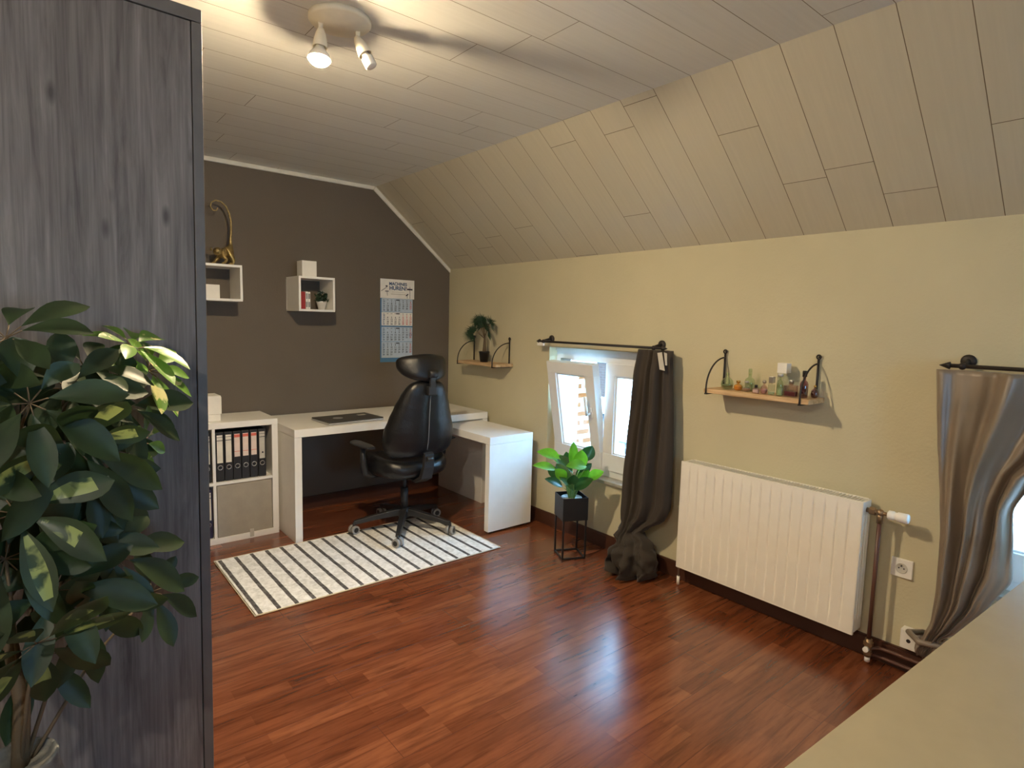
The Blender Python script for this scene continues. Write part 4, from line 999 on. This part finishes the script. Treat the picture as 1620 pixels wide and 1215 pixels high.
mb = MB(); mb.tube([(xv, yv, .07), (-.045, yv-.03, .07), (-.042, yv-.06, .072), (-.042, -4.6, .072)], .008, 10); mb.tube([(-.055, yv+.02, .03), (-.042, yv-.03, .032), (-.042, -4.6, .032)], .008, 10)
o = mb.build('floor_pipes', M['brownpipe'], rd, loc=ra); o['label'] = 'brown pipes running along the skirting'
mb = MB(); yl_ = RY1+.014; mb.tube([(xv, yl_, .005), (xv, yl_, .14), (xv, yl_-.02, .15)], .0065, 10); mb.tube([(xv, yl_, .10), (xv, yl_, .125)], .012, 8); mb.sphere((xv, yl_, .15), .011)
mb.build('return_valve', M['steel'], rd, loc=ra)
mb = MB(); mb.tube([(xv, yl_, .002), (xv, yl_, .05)], .0085, 12); mb.build('pipe_sleeve', M['white'], rd, loc=ra)

# sockets
def socket(y, z, s_, label):
    c = (0, y, z); t = thing('wall_socket', label, 'socket', c)
    mb = MB(); mb.box(-.011, -.0003, y-s_, y+s_, z-s_, z+s_, .003); mb.build('plate', M['white'], t, loc=c)
    mb = MB(); mb.lathe([(.021, 0), (.0225, .0015), (.021, .003), (.019, .0015), (.001, .001)], (-.0105, y, z), 28, Matrix.Rotation(-PI/2, 4, 'Y')); mb.build('socket_ring', M['labelgrey'], t, loc=c)
    mb = MB()
    for q in (-.0095, .0095): mb.tube([(-.0125, y+q, z), (-.0118, y+q, z)], .003, 10)
    mb.tube([(-.018, y, z+.011), (-.011, y, z+.011)], .0026, 8); mb.build('contacts', M['blackp'], t, loc=c)
socket(-3.508, .437, .040, 'white square wall socket to the right of the radiator pipe')
c = (0, -3.572, .155); t = thing('wall_socket', 'surface-mounted cream socket box low on the wall behind the curtain end', 'socket', c)
mb = MB(); mb.box(-.045, -.0003, -3.605, -3.535, .112, .195, .005); mb.build('housing', M['whitem'], t, loc=c)
mb = MB(); mb.tube([(-.0463, -3.567, .150), (-.0448, -3.567, .150)], .008, 14); mb.build('hole', M['blackp'], t, loc=c)

# ------------------------------------------------------------------ planter with leafy plant
pf = (-.275, -1.812, 0)
st = thing('plant_stand', 'slim black metal plant stand with a square box top beside the window', 'plant stand', pf)
PA = math.radians(0); w_ = .072
def q4(x, y): return Vector((pf[0]+x, pf[1]+y, 0))
mb = MB(); r_ = .0048
for sx in (-1, 1):
    for sy in (-1, 1):
        mb.box(pf[0]+sx*w_-r_, pf[0]+sx*w_+r_, pf[1]+sy*w_-r_, pf[1]+sy*w_+r_, 0, .26)
for s_ in (-1, 1):
    mb.box(pf[0]-w_, pf[0]+w_, pf[1]+s_*w_-r_, pf[1]+s_*w_+r_, .002, .012); mb.box(pf[0]+s_*w_-r_, pf[0]+s_*w_+r_, pf[1]-w_, pf[1]+w_, .002, .012)
mb.build('frame', M['blackm'], st, loc=pf)
mb = MB(); z0, z1 = .245, .385; e = w_+.007
mb.box(pf[0]-e, pf[0]+e, pf[1]-e, pf[1]+e, z0, z0+.004)
for s_ in (-1, 1):
    mb.box(pf[0]-e, pf[0]+e, pf[1]+s_*e-.0015, pf[1]+s_*e+.0015, z0, z1); mb.box(pf[0]+s_*e-.0015, pf[0]+s_*e+.0015, pf[1]-e, pf[1]+e, z0, z1)
mb.build('planter_box', M['blackm'], st, loc=pf)
st.rotation_euler = (0, 0, math.radians(-25))
pp = (pf[0], pf[1], z0+.0045)
lp_ = thing('leafy_plant', 'bright green broad-leaved plant in the black stand before the window', 'plant', pp)
mb = MB(); mb.lathe([(.045, 0), (.05, .002), (.062, .12), (.064, .122), (.060, .124), (.058, .118), (.001, .117)], pp, 24)
o = mb.build('pot', M['soil'], lp_, loc=pp); o['label'] = 'grey inner pot'
def blade(mb, base, d, up, L, W, droop=.3, fold=.25, n=8, tipw=.0, peak=.45, core=None):
    """broad leaf: midrib from base along d, drooping; width along side"""
    d = d.normalized(); side = d.cross(up)
    if side.length < 1e-3: side = d.cross(Vector((1,0,0)))
    side.normalize(); nn = side.cross(d).normalized(); rows = []
    for i in range(n+1):
        t = i/n; c = base+d*L*t-Vector((0,0,1))*L*droop*t*t
        w = W*(math.sin(PI*min(1, t**(math.log(.5)/math.log(peak))))**.8)+.0006
        h = -fold*w
        rows.append([c-side*w+nn*(-h), c-side*w*.5+nn*(-h*.35), c, c+side*w*.5+nn*(-h*.35), c+side*w+nn*(-h)])
    V = [[mb.bm.verts.new(p) for p in r] for r in rows]; n0 = len(mb.bm.faces)
    for a, b_ in zip(V, V[1:]):
        for k_ in range(4): f = mb.bm.faces.new((a[k_], a[k_+1], b_[k_+1], b_[k_])); f.smooth = True
    mb._mark(n0)
    if core is not None:
        mb.bm.faces.ensure_lookup_table()
        for j, f in enumerate(mb.bm.faces[n0:]):
            if j % 4 in (1, 2) and core[1] <= j//4 <= core[2]: f.material_index = core[0]
P = Vector(pp)+Vector((0,0,.115))
RV, FV = Vector((.77,-.64,0)), Vector((-.64,-.77,0))
def LP(u, v, f): return P+RV*((u-345)/1137)+FV*f+Vector((0,0,(560-v)/1137-.01))
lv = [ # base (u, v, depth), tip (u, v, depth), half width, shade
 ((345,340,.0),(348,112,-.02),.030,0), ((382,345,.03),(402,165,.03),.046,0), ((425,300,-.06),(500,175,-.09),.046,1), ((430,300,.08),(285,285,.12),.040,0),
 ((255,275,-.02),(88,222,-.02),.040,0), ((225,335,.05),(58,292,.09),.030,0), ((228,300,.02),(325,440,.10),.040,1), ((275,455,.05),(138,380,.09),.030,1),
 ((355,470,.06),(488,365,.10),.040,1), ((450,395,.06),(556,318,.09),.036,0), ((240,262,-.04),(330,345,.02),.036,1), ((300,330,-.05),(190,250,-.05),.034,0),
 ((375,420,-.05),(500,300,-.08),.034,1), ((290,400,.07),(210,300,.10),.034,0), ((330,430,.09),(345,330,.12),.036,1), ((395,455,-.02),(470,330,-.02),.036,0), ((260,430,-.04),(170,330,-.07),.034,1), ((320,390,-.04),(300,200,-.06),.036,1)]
mb = MB(); mb2 = MB()
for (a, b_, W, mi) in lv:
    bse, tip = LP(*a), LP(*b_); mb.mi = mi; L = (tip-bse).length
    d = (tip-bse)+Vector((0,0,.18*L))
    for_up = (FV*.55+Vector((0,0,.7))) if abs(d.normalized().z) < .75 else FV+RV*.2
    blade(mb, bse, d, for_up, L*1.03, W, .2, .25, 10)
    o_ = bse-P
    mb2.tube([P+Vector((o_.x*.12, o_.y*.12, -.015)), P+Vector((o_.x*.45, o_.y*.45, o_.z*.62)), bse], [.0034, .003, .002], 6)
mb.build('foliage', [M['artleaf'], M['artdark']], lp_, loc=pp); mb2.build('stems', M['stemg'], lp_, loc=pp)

# ------------------------------------------------------------------ big umbrella plant in the foreground
vz = (-2.88, -2.86, 0)
sp = thing('umbrella_plant', 'large dark umbrella plant in a grey stone vase in front of the wardrobe', 'plant', vz)
mb = MB(); mb.lathe([(.12, 0), (.15, .02), (.17, .15), (.155, .28), (.115, .38), (.085, .44), (.068, .50), (.062, .535), (.066, .55), (.056, .552), (.05, .53), (.001, .525)], vz, 30)
o = mb.build('vase', M['stone'], sp, loc=vz, subsurf=1); o['label'] = 'speckled grey stone vase'
wh = [ # x, y, z, facing(dx,dy,dz), size, material, n
 (-2.640,-2.70,1.355,(.35,-.35,.85),.100,2,9), (-2.605,-2.69,1.300,(.55,-.5,.5),.095,2,9), (-2.83,-2.93,1.265,(.05,-.95,.45),.125,0,8), (-2.765,-2.90,1.165,(.25,-.9,-.25),.135,1,9),
 (-2.735,-2.78,1.315,(.1,-.5,.85),.105,0,8), (-2.665,-2.75,1.225,(.45,-.7,.3),.115,0,8), (-2.86,-2.88,1.385,(-.2,-.6,.8),.13,0,8), (-2.70,-2.80,.90,(.25,-.8,.45),.125,0,9),
 (-2.625,-2.74,.775,(.35,-.85,.2),.100,0,8), (-2.81,-2.88,.885,(0,-.85,.4),.14,0,8), (-2.76,-2.79,.93,(.1,-.8,.5),.12,0,8), (-2.86,-2.92,1.06,(-.1,-.9,.3),.13,1,8),
 (-2.80,-2.80,1.06,(.2,-.8,.2),.13,0,8), (-2.84,-2.93,.80,(.1,-.7,-.5),.135,1,8), (-2.715,-2.77,1.02,(.4,-.7,.1),.11,0,8), (-2.70,-2.74,1.12,(.5,-.6,.1),.115,1,8), (-2.63,-2.72,1.13,(.75,-.5,-.1),.085,2,7),
 (-2.88,-2.90,.97,(-.1,-.9,.1),.13,0,8), (-2.79,-2.77,1.22,(.1,-.7,.5),.12,0,8), (-2.85,-2.82,1.17,(0,-.8,.4),.13,0,8), (-2.76,-2.84,.80,(.2,-.7,-.2),.12,0,8), (-2.92,-2.85,1.30,(-.4,-.6,.5),.13,0,8), (-2.93,-2.88,1.12,(-.4,-.7,.3),.13,0,8), (-2.95,-2.80,.90,(-.4,-.7,.3),.13,0,8),
 (-2.66,-2.72,1.22,(.6,-.5,.4),.10,0,8), (-2.74,-2.82,1.10,(.1,-.9,.1),.12,0,8), (-2.82,-2.80,.98,(0,-.9,.1),.13,0,8), (-2.77,-2.84,1.28,(.1,-.8,.5),.11,0,8), (-2.84,-2.80,.72,(.1,-.8,0),.12,0,7)]
mb = MB(); mb2 = MB(); rnd = random.Random(5)
T0 = Vector((vz[0], vz[1]+.01, .50))
trk = [T0, T0+Vector((.01,.02,.15)), T0+Vector((-.01,.03,.35)), T0+Vector((.02,.04,.6)), T0+Vector((.03,.05,.8))]
mb2.tube(trk, [.016, .014, .012, .009, .006], 8)
for (x, y, z, fd, sz, mi, n) in wh:
    c = Vector((x, y, z)); fd = Vector(fd).normalized(); a0 = rnd.uniform(0, 6)
    t1 = fd.cross(Vector((.1,.2,1))).normalized(); t2 = fd.cross(t1)
    hz = max(.55, z-.22-abs(x+2.86)*.4); ts = min(trk, key=lambda q: abs(q.z-hz))
    mid = (ts+c)/2+Vector((0,.02,.03))
    mb2.tube([ts, mid, c-fd*.012], [.0045, .0035, .0025], 6)
    for k_ in range(n):
        a = a0+2*PI*k_/n+rnd.uniform(-.15, .15); rad = t1*math.cos(a)+t2*math.sin(a)
        d = (rad+fd*rnd.uniform(-.05, .35)).normalized(); L = sz*rnd.uniform(.75, 1.08)
        bs = c+d*sz*.22
        mb2.tube([c-fd*.008, bs], .0013, 5)
        mb.mi = mi
        core = None
        if mi == 1: mb.mi = 0; core = (1, rnd.choice((1,2,3)), rnd.choice((4,5,6))) if rnd.random() < .6 else None
        blade(mb, bs, d, fd+Vector((0,0,.001)), L, L*rnd.uniform(.19, .235), rnd.uniform(.1, .35), .22, 8, peak=.6, core=core)
for bm_ in (mb.bm, mb2.bm):
    for v in bm_.verts:
        if v.co.y > -2.575 : v.co.y = -2.575-.1*random.random()*.1
mb.build('foliage', [M['leafdark'], M['leafvar'], M['leaflit']], sp, loc=vz); mb2.build('stems', M['trunk'], sp, loc=vz)

# ------------------------------------------------------------------ low cabinet in the foreground
dc = (-1.2, -4.2, 0)
cb_ = thing('low_cabinet', 'plain cream-topped low cabinet cutting across the lower right corner', 'cabinet', dc)
ZT = .75; L_ = 1.12
ang = math.atan2(-3.998+3.922, -.707+1.949)
Xc = Matrix.Translation(Vector((-1.949, -3.922, 0))) @ Matrix.Rotation(ang, 4, 'Z')
mb = MB(); mb.box(-.28, 1.78, -.50, 0, ZT-.03, ZT, .0015, M4=Xc); mb.build('top', M['cyl'], cb_, loc=dc)
mb = MB(); mb.box(-.27, 1.77, -.49, -.02, .04, ZT-.031, M4=Xc); mb.box(-.25, 1.75, -.46, -.05, 0, .04, M4=Xc); mb.build('carcass', M['white'], cb_, loc=dc)
for i in range(4):
    mb = MB(); xa = -.265+i*.508; mb.box(xa, xa+.502, -.02, -.003, .05, ZT-.036, .001, M4=Xc); mb.build('door', M['white'], cb_, loc=dc)

# ------------------------------------------------------------------ ceiling spotlights
def spot_fixture(c, bulbmat, label, heads):
    t = thing('ceiling_light', label, 'ceiling light', c, None)
    mb = MB(); mb.lathe([(.001, 0), (.104, 0), (.104, -.012), (.098, -.018), (.07, -.022), (.066, -.026), (.001, -.028)], c, 40); mb.build('base_plate', M['lampw'], t, loc=c)
    for (px, py, ax, lit) in heads:
        ax = Vector(ax).normalized(); p = Vector((c[0]+px, c[1]+py, c[2]-.022))
        mb = MB(); j = p+Vector((0,0,-.03))
        mb.tube([p+Vector((0,0,.004)), j], .008, 10); mb.sphere(tuple(j), .012)
        q = ax.to_track_quat('Z', 'Y').to_matrix().to_4x4()
        # slotted bullet-shaped holder
        mb.lathe([(.001, -.012), (.010, -.010), (.016, .004), (.022, .03), (.025, .055), (.0225, .056), (.019, .03), (.012, .008), (.001, .006)], j, 22, q)
        hd_ = mb.build('spot_head', M['lampw'], t, loc=c)
        mb = MB()
        if lit:
            mb.mi = 1; mb.lathe([(.012, .03), (.013, .052), (.022, .066), (.033, .080), (.0372, .092), (.0375, .0965)], j, 24, q)
            mb.mi = 0; mb.lathe([(.0355, .0935), (.0335, .101), (.026, .109), (.014, .1145), (.001, .1165)], j, 24, q)
        else:
            mb.mi = 1; mb.lathe([(.012, .02), (.0135, .062), (.020, .066), (.021, .070), (.021, .098), (.018, .101), (.001, .1015)], j, 24, q)
        mb.build('bulb', [M[bulbmat], M['bulboff']], hd_, loc=c)
    return t
CL = (-1.952, -2.268, H2)
spot_fixture(CL, 'bulb', 'round white ceiling spotlight with one lit bulb and one unlit spot', [(-.058, .025, (-.10,-.10,-1), True), (.062, -.006, (.35,-.30,-.85), False)])
spot_fixture((-3.72, -4.35, H2), 'bulb2', 'round ceiling spotlight behind the viewer', [(-.05, 0, (-.1,.1,-1), True), (.06, 0, (.3,.3,-.9), False)])

# ------------------------------------------------------------------ outside
GZ = -2.7
mb = MB(); mb.box(.4, 30, -20, 25, GZ-.2, GZ); o = mb.build('ground', M['pave']); o['kind'] = 'structure'
mb = MB(); mb.box(.50, .78, -1.02, -.84, GZ, 2.2); o = mb.build('brick_pier', M['brick'], loc=(.64, -.93, GZ)); tag(o, 'orange brick pier just outside the open window', 'pier')
# pale house across
hc = (5.2, -1.0, GZ)
hs = thing('neighbouring_house', 'pale sunlit brick house across from the window', 'house', hc)
mb = MB(); mb.box(4.6, 9, -9.0, 1.95, GZ, 1.45); mb.build('wall', M['brickp'], hs, loc=hc)
mb = MB(); mb.box(4.57, 4.62, 1.10, 1.55, GZ, .02, .01); o = mb.build('door', M['slate'], hs, loc=hc); o['label'] = 'blue-grey door'
mb = MB(); mb.prism([(4.3, 1.40), (9.3, 1.40), (6.8, 2.3)], -9.2, 2.1, 'y'); mb.build('roof', M['anth'], hs, loc=hc)
mb = MB()
for z in (-.62, -.36): mb.tube([(4.2, 2.0, z), (4.2, -1.2, z)], .014, 8)
for q in range(12): mb.tube([(4.2, 2.0-q*.28, GZ), (4.2, 2.0-q*.28, -.36)], .010, 6)
o = mb.build('garden_railing', M['slate'], loc=(4.2, 0, GZ)); tag(o, 'thin blue-grey railing before the pale brick house', 'railing')
hc = (12, 9, GZ)
hb = thing('brick_house', 'brown brick house seen between the two window leaves', 'house', hc)
mb = MB(); mb.box(10, 15, 2.6, 14, GZ, .55); mb.build('wall', M['brickr'], hb, loc=hc)
mb = MB(); mb.prism([(9.8, .5), (15.2, .5), (12.5, 1.3)], 2.4, 14.2, 'y'); mb.build('roof', M['slate'], hb, loc=hc)
mb = MB(); mb.box(9.97, 10.02, 6.0, 7.6, -1.3, -.75); mb.build('window', M['anth'], hb, loc=hc)
sc_ = (6.4, 5.2, GZ)
sh_ = thing('garden_shed', 'blue-grey shed with a white-edged roof outside the tilted window leaf', 'shed', sc_)
mb = MB(); mb.box(5.6, 7.6, 3.7, 6.6, GZ, -.35); mb.build('wall', M['slate'], sh_, loc=sc_)
mb = MB(); mb.box(5.5, 7.7, 3.6, 6.7, -.95, -.85, .01); mb.box(5.5, 7.7, 3.6, 6.7, -.35, -.27, .01); mb.build('roof', M['pvc'], sh_, loc=sc_)
tc_ = (19.0, 15.2, GZ)
tr = thing('garden_tree', 'green garden tree above the brown brick house outside', 'tree', tc_)
mb = MB(); mb.tube([(19, 15.2, GZ), (19.1, 15.1, 0), (19, 15.2, 2.5)], [.25, .2, .1], 8); mb.build('trunk', M['trunk'], tr, loc=tc_)
mb = MB(); rnd = random.Random(3)
for i in range(1500):
    v = Vector((rnd.gauss(0,1), rnd.gauss(0,1), rnd.gauss(0,1))).normalized()*rnd.uniform(.55, 1)**.5; p = Vector((19, 15.2, 2.2))+Vector((v.x*3, v.y*3, v.z*3))
    d = Vector((rnd.gauss(0,1), rnd.gauss(0,1), rnd.gauss(0,1))).normalized()*.20; q = d.cross(Vector((rnd.random(), rnd.random(), .3))).normalized()*.12
    mb.bm.faces.new([mb.bm.verts.new(k_) for k_ in (p-d, p+q, p+d, p-q)])
mb.build('foliage', M['treeleaf'], tr, loc=tc_)

# ------------------------------------------------------------------ lights and world
w = bpy.data.worlds.new('world'); sc.world = w; w.use_nodes = True; nt = w.node_tree; nt.nodes.clear()
bg = nt.nodes.new('ShaderNodeBackground'); ow = nt.nodes.new('ShaderNodeOutputWorld'); nt.links.new(bg.outputs[0], ow.inputs[0])
bg.inputs['Color'].default_value = (.29, .62, 1.0, 1); bg.inputs['Strength'].default_value = 25
sd = bpy.data.lights.new('sun', 'SUN'); sd.energy = 14; sd.angle = .009; sd.color = (1, .94, .84)
so = bpy.data.objects.new('sun', sd); COL.objects.link(so)
so.rotation_euler = Vector((.75, .12, -.66)).to_track_quat('-Z', 'Y').to_euler()
def portal(loc, rot, sx, sy):
    l = bpy.data.lights.new('sky_portal', 'AREA'); l.shape = 'RECTANGLE'; l.size = sx; l.size_y = sy; l.cycles.is_portal = True; l.energy = 1
    o = bpy.data.objects.new('sky_portal', l); COL.objects.link(o); o.location = loc; o.rotation_euler = rot
for wn in WIN: portal((.29, (wn[0]+wn[1])/2, (wn[2]+wn[3])/2), (0, PI/2, 0), wn[3]-wn[2], wn[1]-wn[0])
portal(((RW[0]+RW[1])/2, YR-.28, (RW[2]+RW[3])/2), (PI/2, 0, 0), RW[1]-RW[0], RW[3]-RW[2])

# ------------------------------------------------------------------ camera
cd = bpy.data.cameras.new('camera'); cam = bpy.data.objects.new('camera', cd); COL.objects.link(cam); sc.camera = cam
yaw, pitch, roll, fpx = -.6908, -.1033, .0252, 932.86
cyw, syw, cp, sp_ = math.cos(yaw), math.sin(yaw), math.cos(pitch), math.sin(pitch)
f = Vector((-syw*cp, cyw*cp, sp_)); r = Vector((cyw, syw, 0)); u = r.cross(f)
cr, sr = math.cos(roll), math.sin(roll)
r2 = r*cr+u*sr; u2 = u*cr-r*sr
cam.matrix_world = Matrix(((r2.x, u2.x, -f.x, -2.8313), (r2.y, u2.y, -f.y, -4.3007), (r2.z, u2.z, -f.z, 1.4294), (0,0,0,1)))
cd.sensor_fit = 'HORIZONTAL'; cd.sensor_width = 36; cd.lens = fpx/1620*36; cd.clip_start = .02; cd.clip_end = 200

sc.view_settings.view_transform = 'Standard'; sc.view_settings.look = 'None'
sc.view_settings.exposure = .60; sc.view_settings.gamma = 1; sc.view_settings.use_curve_mapping = False
try:
    sc.cycles.use_denoising = True; sc.cycles.max_bounces = 10; sc.cycles.diffuse_bounces = 8; sc.cycles.transparent_max_bounces = 16
    sc.cycles.sample_clamp_indirect = 10; sc.cycles.caustics_reflective = False; sc.cycles.caustics_refractive = False
except Exception: pass
